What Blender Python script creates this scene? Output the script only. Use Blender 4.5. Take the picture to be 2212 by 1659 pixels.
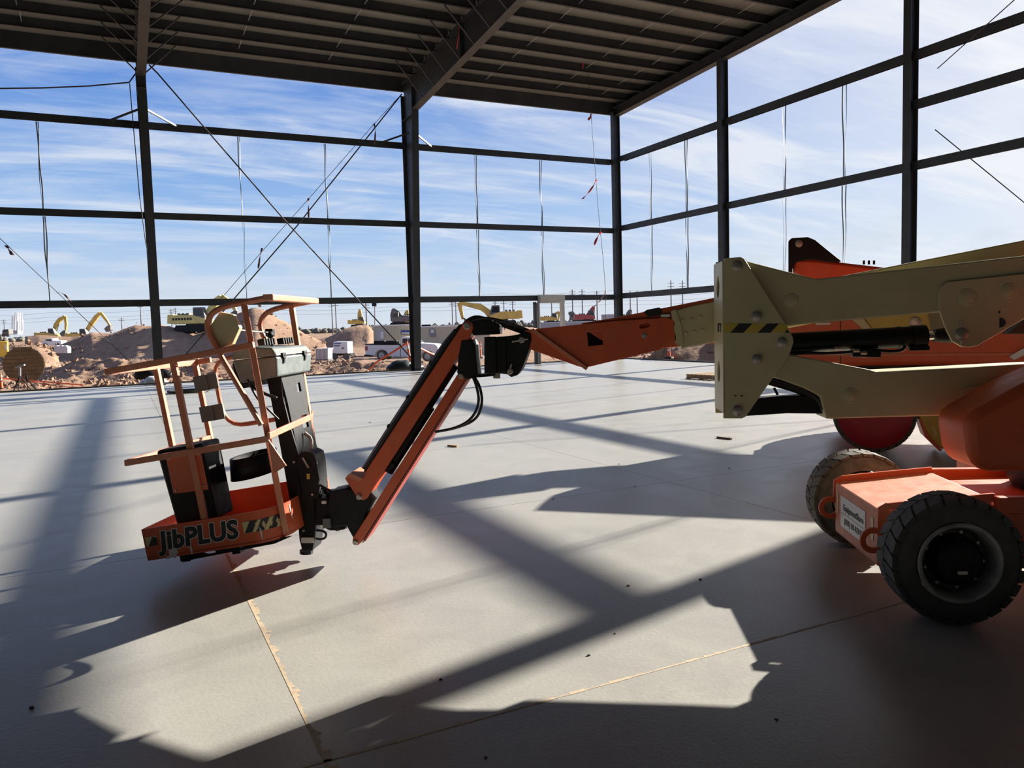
import bpy, bmesh, math, random
import numpy as np
from mathutils import Vector, Matrix, noise
random.seed(7)
for o in list(bpy.data.objects): bpy.data.objects.remove(o)
SC = bpy.context.scene; COL = SC.collection
# ---------------------------------------------------------------- camera
FPX = 1682.4; CAMH = 1.7
PITCH, ROLL, YAW = math.radians(4.395), math.radians(-1.66), math.radians(26.47)
_f = Vector((math.sin(YAW)*math.cos(PITCH), math.cos(YAW)*math.cos(PITCH), -math.sin(PITCH)))
_r = Vector((math.cos(YAW), -math.sin(YAW), 0)); _u = _r.cross(_f)
_r2 = _r*math.cos(ROLL)+_u*math.sin(ROLL); _u2 = -_r*math.sin(ROLL)+_u*math.cos(ROLL)
cam = bpy.data.cameras.new('camera'); cam.sensor_width = 36; cam.lens = FPX/2212*36; cam.clip_end = 8000
camo = bpy.data.objects.new('camera', cam); COL.objects.link(camo)
M = Matrix((( _r2.x,_u2.x,-_f.x,0),(_r2.y,_u2.y,-_f.y,0),(_r2.z,_u2.z,-_f.z,CAMH),(0,0,0,1)))
camo.matrix_world = M; SC.camera = camo
SC.view_settings.view_transform = 'Standard'; SC.view_settings.look = 'None'
SC.view_settings.gamma = 1; SC.view_settings.use_curve_mapping = False; SC.view_settings.exposure = 0.0
# ---------------------------------------------------------------- sun
SUN = Vector((2.35, .557, 1.0)).normalized()
sl = bpy.data.lights.new('sun', 'SUN'); sl.energy = 15.5; sl.angle = math.radians(.53); sl.color = (1, .94, .84)
so = bpy.data.objects.new('sun', sl); COL.objects.link(so); so.location = SUN*40
so.rotation_euler = SUN.to_track_quat('Z', 'Y').to_euler()
# ---------------------------------------------------------------- sky
W = bpy.data.worlds.new('sky'); SC.world = W; W.use_nodes = True
class NT:
    def __init__(s, tree): s.t = tree; s.n = tree.nodes; s.l = tree.links
    def new(s, typ, **kw):
        n = s.n.new(typ)
        for k, v in kw.items(): setattr(n, k, v)
        return n
    def put(s, sock, v):
        if hasattr(v, 'is_output') or isinstance(v, bpy.types.NodeSocket): s.l.new(v, sock)
        else: sock.default_value = v
    def math(s, op, a, b=0.0, c=None, clamp=False):
        n = s.new('ShaderNodeMath', operation=op, use_clamp=clamp); s.put(n.inputs[0], a); s.put(n.inputs[1], b)
        if c is not None: s.put(n.inputs[2], c)
        return n.outputs[0]
    def mix(s, f, a, b, mode='MIX'):
        n = s.new('ShaderNodeMix', data_type='RGBA', blend_type=mode); s.put(n.inputs[0], f); s.put(n.inputs[6], a); s.put(n.inputs[7], b); return n.outputs[2]
    def ramp(s, f, stops, interp='LINEAR'):
        n = s.new('ShaderNodeValToRGB'); cr = n.color_ramp; cr.interpolation = interp
        while len(cr.elements) < len(stops): cr.elements.new(.5)
        for e, (p, c) in zip(cr.elements, stops):
            e.position = p; e.color = c if len(c) == 4 else (*c, 1)
        s.put(n.inputs[0], f); return n.outputs[0]
    def noise(s, vec, scale, detail=4, rough=.5, dist=0.0, out=0):
        n = s.new('ShaderNodeTexNoise'); s.put(n.inputs['Scale'], scale); s.put(n.inputs['Detail'], detail)
        s.put(n.inputs['Roughness'], rough); s.put(n.inputs['Distortion'], dist)
        if vec is not None: s.put(n.inputs['Vector'], vec)
        return n.outputs[out]
    def mapping(s, vec, loc=(0,0,0), rot=(0,0,0), sc=(1,1,1)):
        n = s.new('ShaderNodeMapping'); s.put(n.inputs[0], vec); n.inputs[1].default_value = loc; n.inputs[2].default_value = rot; n.inputs[3].default_value = sc; return n.outputs[0]
w = NT(W.node_tree); w.n.clear()
dirv = w.new('ShaderNodeTexCoord').outputs['Generated']
sep = w.new('ShaderNodeSeparateXYZ'); w.l.new(dirv, sep.inputs[0])
zc = w.math('MAXIMUM', sep.outputs[2], 0.0)
base = w.ramp(zc, [(0, (.70,.76,.84)), (.05, (.55,.69,.86)), (.14, (.31,.51,.84)), (.28, (.145,.31,.72)), (.55, (.075,.18,.55)), (1, (.045,.12,.40))])
dt = w.new('ShaderNodeVectorMath', operation='DOT_PRODUCT'); w.l.new(dirv, dt.inputs[0]); dt.inputs[1].default_value = SUN
glow = w.math('POWER', w.math('MAXIMUM', dt.outputs['Value'], 0.0), 5.0)
base = w.mix(w.math('MULTIPLY', glow, .95), base, (.96,.97,1.0,1))
den = w.math('ADD', zc, .16)
cmb = w.new('ShaderNodeCombineXYZ'); w.put(cmb.inputs[0], w.math('DIVIDE', sep.outputs[0], den)); w.put(cmb.inputs[1], w.math('DIVIDE', sep.outputs[1], den))
pl = cmb.outputs[0]
v1 = w.mapping(pl, loc=(3.1,1.7,0), rot=(0,0,math.radians(-14)), sc=(.55,1.5,1))
n1 = w.noise(v1, 1.5, 8, .60, 1.2)
v2 = w.mapping(pl, loc=(-5.0,2.2,0), rot=(0,0,math.radians(12)), sc=(.45,2.6,1))
n2 = w.noise(v2, 2.6, 6, .6, 1.1)
cl = w.math('ADD', w.math('MULTIPLY', n1, .7), w.math('MULTIPLY', n2, .3))
cl = w.math('ADD', cl, w.math('MULTIPLY', glow, .06))
cf = w.ramp(cl, [(.45, (0,0,0)), (.54, (.38,.38,.38)), (.63, (.95,.95,.95))])
cf = w.math('MULTIPLY', cf, w.ramp(zc, [(0,(.3,.3,.3)),(.08,(.75,.75,.75)),(.2,(.85,.85,.85)),(1,(.7,.7,.7))]))
cc = w.mix(glow, (.74,.80,.90,1), (1.0,1.0,1.0,1))
skyc = w.mix(cf, base, cc)
# low bank of cumulus over the horizon
v3 = w.mapping(dirv, sc=(9,9,30)); n3 = w.noise(v3, 1.0, 6, .6)
bank = w.math('MULTIPLY', w.ramp(w.math('ADD', n3, w.math('MULTIPLY', zc, -1.2)), [(.40,(0,0,0)),(.52,(.55,.55,.55))]), w.ramp(zc, [(.0,(1,1,1)),(.085,(.8,.8,.8)),(.125,(0,0,0))]))
skyc = w.mix(bank, skyc, (.66,.72,.80,1))
gnd = w.math('LESS_THAN', sep.outputs[2], -.002)
skyc = w.mix(gnd, skyc, (.30,.22,.17,1))
bg = w.new('ShaderNodeBackground'); w.l.new(skyc, bg.inputs[0]); bg.inputs[1].default_value = 1.0
wo = w.new('ShaderNodeOutputWorld'); w.l.new(bg.outputs[0], wo.inputs[0])

# ================================================================ helpers
def ray(x, y): return _f+_r2*((x-1106)/FPX)-_u2*((y-829.5)/FPX)
CAM = Vector((0,0,CAMH))
def atZ(x, y, z=0.0): d = ray(x,y); return CAM+d*((z-CAMH)/d.z)
def atY(x, y, Y): d = ray(x,y); return CAM+d*(Y/d.y)
def atX(x, y, X): d = ray(x,y); return CAM+d*(X/d.x)
def atD(x, y, dep): return CAM+ray(x,y)*dep
def sRGB(r, g, b):
    f = lambda c: ((c/255+.055)/1.055)**2.4 if c > 10 else c/255/12.92
    return (f(r), f(g), f(b), 1)
MATS = {}
def mat(name, color, rough=.5, metal=0.0, var=.12, scale=6.0, bump=0.0, bscale=60.0, dirt=None, dirt_amt=0.0, spec=.5, emit=None, coords='Object', stretch=(1,1,1)):
    if name in MATS: return MATS[name]
    m = bpy.data.materials.new(name); m.use_nodes = True; t = NT(m.node_tree)
    b = t.n['Principled BSDF']; tc = t.new('ShaderNodeTexCoord').outputs[coords]
    tc = t.mapping(tc, sc=stretch)
    c = tuple(color[:3])
    hi = tuple(min(1, x*(1+var)) for x in c); lo = tuple(x*(1-var) for x in c)
    col = t.ramp(t.noise(tc, scale, 5, .6), [(.3, lo), (.7, hi)])
    if dirt is not None:
        k = t.ramp(t.noise(tc, scale*.6, 6, .65, .4), [(.5, (0,0,0)), (.68, (1,1,1))])
        col = t.mix(t.math('MULTIPLY', k, dirt_amt), col, (*dirt[:3], 1))
    t.l.new(col, b.inputs['Base Color']); b.inputs['Metallic'].default_value = metal
    t.l.new(t.ramp(t.noise(tc, scale*2.3, 4), [(.3, (rough*.85,)*3), (.7, (min(1, rough*1.15),)*3)]), b.inputs['Roughness'])
    b.inputs['Specular IOR Level'].default_value = spec
    if bump:
        bn = t.new('ShaderNodeBump'); bn.inputs['Strength'].default_value = bump; bn.inputs['Distance'].default_value = .02
        t.l.new(t.noise(tc, bscale, 5, .6), bn.inputs['Height']); t.l.new(bn.outputs[0], b.inputs['Normal'])
    MATS[name] = m; return m

class MB:
    """collects geometry for ONE mesh object"""
    def __init__(s): s.v = []; s.f = []; s.m = []; s.mi = 0
    def add(s, vs, fs):
        o = len(s.v); s.v += [tuple(p) for p in vs]; s.f += [tuple(i+o for i in f) for f in fs]; s.m += [s.mi]*len(fs); return s
    def box(s, c, size, rot=None):
        hx, hy, hz = size[0]/2, size[1]/2, size[2]/2; c = Vector(c)
        P = [Vector((x,y,z)) for x in (-hx,hx) for y in (-hy,hy) for z in (-hz,hz)]
        if rot is not None: P = [rot@p for p in P]
        return s.add([p+c for p in P], [(0,1,3,2),(4,6,7,5),(0,4,5,1),(2,3,7,6),(0,2,6,4),(1,5,7,3)])
    def box2(s, a, b):
        a = Vector(a); b = Vector(b); return s.box((a+b)/2, [abs(b[i]-a[i]) for i in range(3)])
    def hexa(s, P): # 8 corners: bottom 4 (ccw), top 4
        return s.add(P, [(3,2,1,0),(4,5,6,7),(0,1,5,4),(1,2,6,5),(2,3,7,6),(3,0,4,7)])
    def bar(s, a, b, w_, h, up=(0,0,1)):
        a = Vector(a); b = Vector(b); d = (b-a).normalized(); up = Vector(up)
        x = d.cross(up)
        if x.length < 1e-4: x = d.cross(Vector((0,1,0)))
        x.normalize(); y = x.cross(d).normalized(); x = x*w_/2; y = y*h/2
        return s.hexa([a-x-y, a+x-y, b+x-y, b-x-y, a-x+y, a+x+y, b+x+y, b-x+y])
    def tube(s, pts, r, n=8, cap=True):
        pts = [Vector(p) for p in pts]; rr = r if isinstance(r, (list, tuple)) else [r]*len(pts)
        vs = []; prev = None
        for i, p in enumerate(pts):
            d = (pts[min(i+1, len(pts)-1)]-pts[max(i-1, 0)]).normalized()
            ref = prev if prev is not None else (Vector((0,0,1)) if abs(d.z) < .9 else Vector((1,0,0)))
            x = (ref-d*ref.dot(d)); 
            if x.length < 1e-5: x = d.orthogonal()
            x.normalize(); y = d.cross(x); prev = x
            for k in range(n):
                a = 2*math.pi*k/n; vs.append(p+x*(math.cos(a)*rr[i])+y*(math.sin(a)*rr[i]))
        fs = []
        for i in range(len(pts)-1):
            for k in range(n): fs.append((i*n+k, i*n+(k+1)%n, (i+1)*n+(k+1)%n, (i+1)*n+k))
        if cap: fs.append(tuple(range(n-1,-1,-1))); fs.append(tuple((len(pts)-1)*n+k for k in range(n)))
        return s.add(vs, fs)
    def prism(s, pts, vec):
        """planar polygon extruded along vec"""
        vec = Vector(vec); P = [Vector(p) for p in pts]; n = len(P)
        vs = P+[p+vec for p in P]
        fs = [tuple(range(n-1,-1,-1)), tuple(range(n,2*n))]+[(i,(i+1)%n,n+(i+1)%n,n+i) for i in range(n)]
        return s.add(vs, fs)
    def cyl(s, a, b, r, n=20): return s.tube([a, b], r, n)
    def lathe(s, prof, c, axis, n=32, closed=False):
        """prof: list of (along, radius)"""
        ax = Vector(axis).normalized(); x = ax.orthogonal().normalized(); y = ax.cross(x); c = Vector(c)
        vs = []; m = len(prof)
        for k in range(n):
            a = 2*math.pi*k/n; d = x*math.cos(a)+y*math.sin(a)
            for (t_, r) in prof: vs.append(c+ax*t_+d*r)
        fs = []
        for k in range(n):
            k2 = (k+1)%n
            for j in range(m-1 if not closed else m):
                j2 = (j+1)%m; fs.append((k*m+j, k2*m+j, k2*m+j2, k*m+j2))
        if not closed:
            fs.append(tuple(k*m for k in range(n-1,-1,-1))); fs.append(tuple(k*m+m-1 for k in range(n)))
        return s.add(vs, fs)
    def sphere(s, c, r, n=12, m=8, sc=(1,1,1)):
        c = Vector(c); vs = [c+Vector((0,0,-r*sc[2]))]
        for j in range(1, m):
            p = -math.pi/2+math.pi*j/m
            for k in range(n):
                a = 2*math.pi*k/n; vs.append(c+Vector((r*sc[0]*math.cos(p)*math.cos(a), r*sc[1]*math.cos(p)*math.sin(a), r*sc[2]*math.sin(p))))
        vs.append(c+Vector((0,0,r*sc[2]))); fs = []
        for k in range(n): fs.append((0, 1+(k+1)%n, 1+k))
        for j in range(m-2):
            for k in range(n): fs.append((1+j*n+k, 1+j*n+(k+1)%n, 1+(j+1)*n+(k+1)%n, 1+(j+1)*n+k))
        L_ = len(vs)-1; o = 1+(m-2)*n
        for k in range(n): fs.append((o+k, o+(k+1)%n, L_))
        return s.add(vs, fs)
    def xf(s, mtx): s.v = [tuple(mtx@Vector(p)) for p in s.v]; return s
    def build(s, name, material, parent=None, smooth=False, bevel=0.0, kind=None, label=None, fix=True):
        me = bpy.data.meshes.new(name); me.from_pydata(s.v, [], s.f)
        for m_ in (material if isinstance(material, (list, tuple)) else [material]): me.materials.append(m_)
        if any(s.m): me.polygons.foreach_set('material_index', s.m)
        if fix:
            bm = bmesh.new(); bm.from_mesh(me); bmesh.ops.recalc_face_normals(bm, faces=bm.faces); bm.to_mesh(me); bm.free()
        if smooth: me.shade_smooth(); 
        o = bpy.data.objects.new(name, me); COL.objects.link(o)
        if smooth == 'auto': me.shade_smooth(); me.set_sharp_from_angle(angle=math.radians(38))
        if parent: o.parent = parent
        if bevel:
            b = o.modifiers.new('bevel', 'BEVEL'); b.width = bevel; b.segments = 2; b.limit_method = 'ANGLE'; b.angle_limit = math.radians(40)
        if kind: o['kind'] = kind
        if label: o['label'] = label
        return o
def rootM(o): return Matrix.Translation(o.location)@o.rotation_euler.to_matrix().to_4x4()
def thing(name, label, cat, loc=(0,0,0), rotz=0.0, group=None):
    o = bpy.data.objects.new(name, None); COL.objects.link(o); o.location = loc; o.rotation_euler = (0,0,rotz); o.empty_display_size = .2
    o['label'] = label; o['category'] = cat
    if group: o['group'] = group
    return o
def tag(o, label, cat, group=None):
    o['label'] = label; o['category'] = cat
    if group: o['group'] = group
    return o
def structure(name, loc=(0,0,0)):
    o = bpy.data.objects.new(name, None); COL.objects.link(o); o.location = loc; o['kind'] = 'structure'; return o
def recenter(o):
    """move a top-level mesh object's origin to its own base"""
    me = o.data; n = len(me.vertices); a = np.empty(n*3); me.vertices.foreach_get('co', a); a = a.reshape(-1,3)
    c = Vector(((a[:,0].min()+a[:,0].max())/2, (a[:,1].min()+a[:,1].max())/2, a[:,2].min()))
    me.transform(Matrix.Translation(-c)); o.location = c; return o
def text_geo(txt, size, extrude=.002, offset=0.0, shear=0.0, spacing=1.0):
    cu = bpy.data.curves.new('lettering', 'FONT'); cu.body = txt; cu.size = size; cu.extrude = extrude; cu.offset = offset; cu.shear = shear; cu.space_character = spacing
    cu.align_x = 'CENTER'; cu.align_y = 'CENTER'; cu.resolution_u = 3
    o = bpy.data.objects.new('lettering', cu); COL.objects.link(o)
    me = bpy.data.meshes.new_from_object(o.evaluated_get(bpy.context.evaluated_depsgraph_get()))
    vs = [v.co.copy() for v in me.vertices]; fs = [tuple(p.vertices) for p in me.polygons]
    bpy.data.objects.remove(o); bpy.data.curves.remove(cu); bpy.data.meshes.remove(me); return vs, fs
def place_text(mb, txt, size, origin, xdir, ydir, **kw):
    vs, fs = text_geo(txt, size, **kw); x = Vector(xdir).normalized(); y = Vector(ydir).normalized(); z = x.cross(y); o = Vector(origin)
    mb.add([o+x*v.x+y*v.y+z*v.z for v in vs], fs); return mb
def arc(c, r, a0, a1, n): return [(c[0]+r*math.cos(a0+(a1-a0)*i/n), c[1]+r*math.sin(a0+(a1-a0)*i/n)) for i in range(n+1)]

# ================================================================ materials
STEEL = mat('primer_steel', (.030,.034,.040), .55, 0, .25, 1.4, dirt=(.055,.05,.045), dirt_amt=.5)
STEEL_WARM = mat('primer_steel_warm', (.050,.042,.038), .6, 0, .2, 1.4)
ROOF = mat('roof_sheet_underside', (.27,.24,.205), .5, .2, .1, 1.0)
GALV = mat('galvanised_strap', (.34,.36,.38), .45, .5, .15, 8)
STRAPM = mat('dull_sag_strap', (.17,.185,.20), .6, .2, .2, 8)
WIRE = mat('wire_rope', (.05,.045,.05), .5, .5, .2, 20)
ORANGE = mat('orange_paint', (.60,.105,.036), .45, 0, .10, 5, dirt=(.42,.16,.09), dirt_amt=.35)
ORANGE_F = mat('faded_orange_paint', (.56,.20,.115), .55, 0, .12, 7, dirt=(.62,.34,.24), dirt_amt=.5)
CREAM = mat('cream_paint', (.53,.48,.29), .42, 0, .06, 3, dirt=(.44,.39,.23), dirt_amt=.35)
YELLOW_L = mat('amber_paint', (.50,.38,.08), .5, 0, .1, 4, dirt=(.35,.22,.06), dirt_amt=.4)
BLACK = mat('black_paint', (.006,.007,.009), .55, 0, .3, 6, spec=.3)
RUBBER = mat('tyre_rubber', (.075,.078,.074), .8, 0, .25, 9, bump=.3, bscale=40, dirt=(.13,.115,.095), dirt_amt=.55)
RUBBER_D = mat('dusty_tread', (.09,.082,.07), .85, 0, .3, 9, bump=.3, bscale=40, dirt=(.22,.19,.15), dirt_amt=.6)
HOSE = mat('hydraulic_hose', (.010,.010,.011), .45, 0, .2, 10)
PIN = mat('zinc_pin', (.40,.37,.34), .4, .6, .15, 20)
CHROME = mat('chrome_rod', (.7,.7,.72), .15, 1, .05, 6)
RIMG = mat('grey_rim', (.34,.345,.34), .5, .2, .2, 12, dirt=(.12,.11,.10), dirt_amt=.5)
GREYPL = mat('grey_console_plastic', (.12,.145,.145), .5, 0, .15, 9, dirt=(.20,.22,.215), dirt_amt=.5)
WHITE = mat('white_paint', (.72,.73,.75), .4, 0, .06, 6)
STICK = mat('white_sticker', (.70,.70,.68), .45, 0, .06, 14)
TAPEY = mat('hazard_yellow', (.55,.42,.07), .5, 0, .1, 14)
TAPEC = mat('faded_hazard_cream', (.60,.50,.26), .5, 0, .15, 14)
INK = mat('black_ink', (.015,.017,.02), .5, 0, .2, 30)
RED = mat('dark_red_disc', (.30,.012,.03), .4, 0, .12, 4)
CRATE = mat('bare_timber', (.42,.30,.17), .8, 0, .25, 3, stretch=(1,8,1))
REDTAPE = mat('red_flag', (.62,.05,.05), .6, 0, .2, 9)
SAFETY = mat('safety_orange', (.78,.16,.06), .55, 0, .1, 5)
YEX = mat('excavator_yellow', (.62,.43,.10), .5, 0, .12, 1.2, dirt=(.36,.25,.13), dirt_amt=.4)
YEXB = mat('bright_machine_yellow', (.72,.60,.20), .5, 0, .1, 1.2)
GEX = mat('dull_grey_machine', (.14,.135,.13), .6, 0, .15, 1.2)
REX = mat('red_machine', (.36,.07,.06), .55, 0, .15, 1.2)
GLASS = mat('dark_glass', (.02,.025,.03), .08, 0, .1, 2)
CONT = mat('container_beige', (.50,.46,.34), .6, 0, .05, .6, dirt=(.38,.33,.24), dirt_amt=.3)
CONT2 = mat('container_grey', (.42,.42,.42), .6, 0, .05, .6)
BLUE = mat('blue_sign', (.02,.05,.22), .5, 0, .1, 4)

# concrete
def concrete():
    m = bpy.data.materials.new('trowelled_concrete'); m.use_nodes = True; t = NT(m.node_tree); b = t.n['Principled BSDF']
    geo = t.new('ShaderNodeNewGeometry').outputs['Position']
    big = t.noise(geo, .35, 6, .6, .6); mid = t.noise(geo, 2.2, 6, .65, .8); fine = t.noise(geo, 45, 3, .6)
    c = t.ramp(t.math('ADD', t.math('MULTIPLY', big, .5), t.math('MULTIPLY', mid, .5)), [(.30,(.285,.28,.26)),(.5,(.355,.345,.315)),(.7,(.405,.39,.355))])
    c = t.mix(t.ramp(fine, [(.35,(.25,.25,.25)),(.6,(0,0,0))]), c, (.26,.265,.26,1))
    sw = t.mapping(geo, rot=(0,0,.5), sc=(1,4,1)); s2 = t.noise(sw, 3.0, 7, .7, 1.4)
    c = t.mix(t.ramp(s2, [(.60,(0,0,0)),(.72,(.35,.35,.35))]), c, (.47,.45,.41,1))
    t.l.new(c, b.inputs['Base Color'])
    t.l.new(t.ramp(mid, [(.3,(.31,)*3),(.7,(.38,)*3)]), b.inputs['Roughness']); b.inputs['Specular IOR Level'].default_value = .45
    bn = t.new('ShaderNodeBump'); bn.inputs['Strength'].default_value = .12; bn.inputs['Distance'].default_value = .01
    t.l.new(fine, bn.inputs['Height']); t.l.new(bn.outputs[0], b.inputs['Normal']); return m
CONC = concrete()
def dirtmat():
    m = bpy.data.materials.new('desert_dirt'); m.use_nodes = True; t = NT(m.node_tree); b = t.n['Principled BSDF']
    geo = t.new('ShaderNodeNewGeometry').outputs['Position']
    a = t.noise(geo, .08, 6, .6, .5); c_ = t.noise(geo, 1.1, 7, .65); f = t.noise(geo, 6, 5, .7)
    c = t.ramp(t.math('ADD', t.math('MULTIPLY', a, .45), t.math('MULTIPLY', c_, .55)), [(.3,(.20,.125,.085)),(.5,(.31,.20,.135)),(.7,(.42,.29,.20))])
    c = t.mix(t.ramp(f, [(.35,(.45,.45,.45)),(.6,(0,0,0))]), c, (.15,.095,.065,1))
    t.l.new(c, b.inputs['Base Color']); b.inputs['Roughness'].default_value = .95; b.inputs['Specular IOR Level'].default_value = .1
    bn = t.new('ShaderNodeBump'); bn.inputs['Strength'].default_value = .8; bn.inputs['Distance'].default_value = .15
    t.l.new(c_, bn.inputs['Height']); t.l.new(bn.outputs[0], b.inputs['Normal']); return m
DIRT = dirtmat()

# ================================================================ SETTING: floor slab in panels between saw joints
XW, YW = 19.95, 29.05           # inner faces of the right and back walls
floor = structure('floor')
MB().box2((-40,-14,-.35), (XW+.2, YW+.15, -.03)).build('slab_base', CONC, floor)
xs = [.62+4.43*k for k in range(-3, 5)]; ys = [2.99+3.52*k for k in range(-3, 8)]
xb = [-40]+xs+[XW+.2]; yb = [-14]+ys+[YW+.15]
for i in range(len(xb)-1):
    for j in range(len(yb)-1):
        x0, x1, y0, y1 = xb[i]+.003, xb[i+1]-.003, yb[j]+.003, yb[j+1]-.003
        if x1-x0 < .05 or y1-y0 < .05: continue
        MB().box2((x0,y0,-.03), (x1,y1,0)).build('slab_panel', CONC, floor)
# tan sealant in the two nearest joints
SEAL = mat('tan_joint_sealant', (.46,.36,.25), .8, 0, .2, 12)
mb = MB(); y = -2.0; rnd = random.Random(3)
while y < 9.6:
    h = rnd.uniform(.02,.05); wdt = (rnd.random()**1.6)*.035+.006
    if y > 6: wdt *= .5
    if rnd.random() < .12: wdt *= .3
    mb.add([(.612,y,.0012),(.62+wdt,y,.0012),(.62+wdt*rnd.uniform(.8,1.1),y+h,.0012),(.612,y+h,.0012)], [(0,1,2,3)]); y += h
mb.build('joint_sealant', SEAL, floor, fix=False)
mb = MB(); x = -3.0
while x < 6:
    h = rnd.uniform(.02,.06); wdt = rnd.random()*.012+.004
    mb.add([(x,2.988-wdt*.3,.0012),(x+h,2.988-wdt*.3,.0012),(x+h,2.99+wdt,.0012),(x,2.99+wdt,.0012)], [(0,1,2,3)]); x += h
mb.build('joint_sealant', SEAL, floor, fix=False)
# dark edge angle round the slab
mb = MB().box2((-40,YW+.151,-.30), (XW+.3,YW+.19,.05)); mb.box2((XW+.2,-14,-.30), (XW+.25,YW+.19,.05)); mb.build('edge_angle', STEEL, floor)

# ---------------------------------------------------------------- columns, girts
EAVE = 10.95; SLOPE = .046
def roofz(y): return EAVE+(YW-y)*SLOPE if y > -5 else EAVE+(YW+5)*SLOPE-(-5-y)*SLOPE
def isec(mb, a, b, depth_dir, d0, d1, fw, tf=.016, tw=.010):
    """tapered I section from a to b; depth measured from a/b along depth_dir"""
    a = Vector(a); b = Vector(b); D = Vector(depth_dir).normalized(); ax = (b-a).normalized(); s = ax.cross(D).normalized()*fw/2; t2 = s.normalized()*tw/2
    def slab(p0, p1, q0, q1, sv): mb.hexa([p0-sv, p0+sv, q0+sv, q0-sv, p1-sv, p1+sv, q1+sv, q1-sv])
    slab(a, a+D*tf, b, b+D*tf, s); slab(a+D*(d0-tf), a+D*d0, b+D*(d1-tf), b+D*d1, s); slab(a+D*tf, a+D*(d0-tf), b+D*tf, b+D*(d1-tf), t2)
XA, XC = 1.06, 10.2
def frame_column(x, label):
    t = thing('steel_column', label, 'column', (x, YW, 0))
    mb = MB(); isec(mb, (0,0,.02), (0,0,10.5), (0,-1,0), .42, 1.25 if x > 5 else 1.0, .27); mb.build('shaft', STEEL, t)
    MB().box((0,-.21,.012), (.36,.6,.024)).build('base_plate', STEEL, t)
    for dx in (-.1,.1):
        for dy in (-.45,.03): MB().cyl((dx,dy,.02), (dx,dy,.07), .016, 8).build('anchor_bolt', STEEL, t)
    mb = MB()
    for z in (9.55,): mb.box((0,-.6,z), (.26,1.1,.014))
    mb.build('stiffener', STEEL, t)
    return t
frame_column(XA, 'dark steel frame column behind the boom lift basket, left in the back wall')
frame_column(XC, 'tapered dark steel column with haunch, middle of the back wall, rafter springing from it')
def post(x, y, h, label, rot=0.0):
    t = thing('steel_column', label, 'column', (x, y, 0), rot)
    mb = MB(); isec(mb, (0,.16,.02), (0,.16,h), (0,-1,0), .32, .32, .24); mb.build('shaft', STEEL, t)
    MB().box((0,0,.012), (.3,.4,.024)).build('base_plate', STEEL, t); return t
post(19.72, YW-.22, 10.75, 'dark steel corner column where the two girt walls meet', math.pi/2)
post(19.80, 22.15, roofz(22.15)-.3, 'dark steel end wall column rising above the cream boom tower', math.pi/2)
post(19.80, 14.66, roofz(14.66)-.3, 'dark steel end wall column nearest the right edge, above the cream arms', math.pi/2)
post(19.80, 7.75, roofz(7.75)-.3, 'dark steel end wall column beyond the right edge', math.pi/2)
def girt(parent, a, b, out, dep=.22, hgt=.20, name='girt'):
    """Z girt: horizontal web with one lip down at the inside and one up outside"""
    a = Vector(a); b = Vector(b); o = Vector(out); mb = MB()
    c = lambda p, q: (Vector(p), Vector(q))
    up = Vector((0,0,1))
    def strip(o0, o1, z0, z1): mb.hexa([a+o*o0+up*z0, a+o*o1+up*z0, b+o*o1+up*z0, b+o*o0+up*z0, a+o*o0+up*z1, a+o*o1+up*z1, b+o*o1+up*z1, b+o*o0+up*z1])
    strip(0, .008, -hgt/2, hgt/2); strip(.008, dep, -.006, .006); strip(dep-.008, dep, .006, hgt/2); strip(dep-.008, dep, -hgt*.35, -.006)
    return mb.build(name, STEEL, parent)
wall_back = structure('wall_back', (8, YW, 0)); wall_right = structure('wall_right', (XW, 12, 0))
def loc(parent, mb): return mb.xf(Matrix.Translation(-Vector(parent.location)))
def girtw(parent, a, b, out, **k):
    p = Vector(parent.location); return girt(parent, Vector(a)-p, Vector(b)-p, out, **k)
bays = [-17.4, -8.1, XA, XC, 19.65]
for z in (2.76, 5.66, 8.62):
    for i in range(len(bays)-1): girtw(wall_back, (bays[i]+.01,YW-.1,z), (bays[i+1]-.01,YW-.1,z), (0,1,0), dep=.24, hgt=.23)
ybays = [-9, -.5, 7.75, 14.66, 22.15, 28.7]
for z in (2.8, 5.74, 8.72):
    for i in range(len(ybays)-1): girtw(wall_right, (XW-.12,ybays[i]+.01,z), (XW-.12,ybays[i+1]-.01,z), (1,0,0), dep=.26, hgt=.24)
for i in (2,): girtw(wall_right, (XW-.12,ybays[i]+.01,7.39), (XW-.12,ybays[i+1]-.01,7.39), (1,0,0), dep=.26, hgt=.24)
# light-gauge sag straps hanging between the girts
def strap(parent, p0, p1, wd, k):
    r = random.Random(k); a = Vector(p0)-parent.location; b = Vector(p1)-parent.location; n = 14; tw = r.uniform(-1.2,1.2); ph = r.uniform(0,3)
    vs = []; d = Vector(wd)
    for i in range(n+1):
        t = i/n; p = a.lerp(b, t)+d*(.05*math.sin(math.pi*t*2+ph)*t*(1-t)*2); an = ph+tw*math.pi*t
        s = Vector((d.x*math.cos(an)-d.y*math.sin(an), d.x*math.sin(an)+d.y*math.cos(an), 0))*.018; nn = Vector((-s.y, s.x, 0)).normalized()*.003
        vs += [p-s-nn, p+s-nn, p+s+nn, p-s+nn]
    fs = []
    for i in range(n):
        for q in range(4): fs.append((4*i+q, 4*i+(q+1)%4, 4*i+4+(q+1)%4, 4*i+4+q))
    fs += [(3,2,1,0), (4*n,4*n+1,4*n+2,4*n+3)]
    return MB().add(vs, fs).build('sag_strap', STRAPM, parent)
k = 0
for x in (-5.0,-2.0,4.05,7.06,13.12,16.1):
    for za, zb in ((8.5,5.78),(5.55,2.88)):
        for dx in (-.045,.045) if x > 8 or x < -4 else (0.0,.05):
            strap(wall_back, (x+dx,YW+.02,za), (x+dx*.3,YW+.02,zb), (1,0,0), k); k += 1
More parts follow.
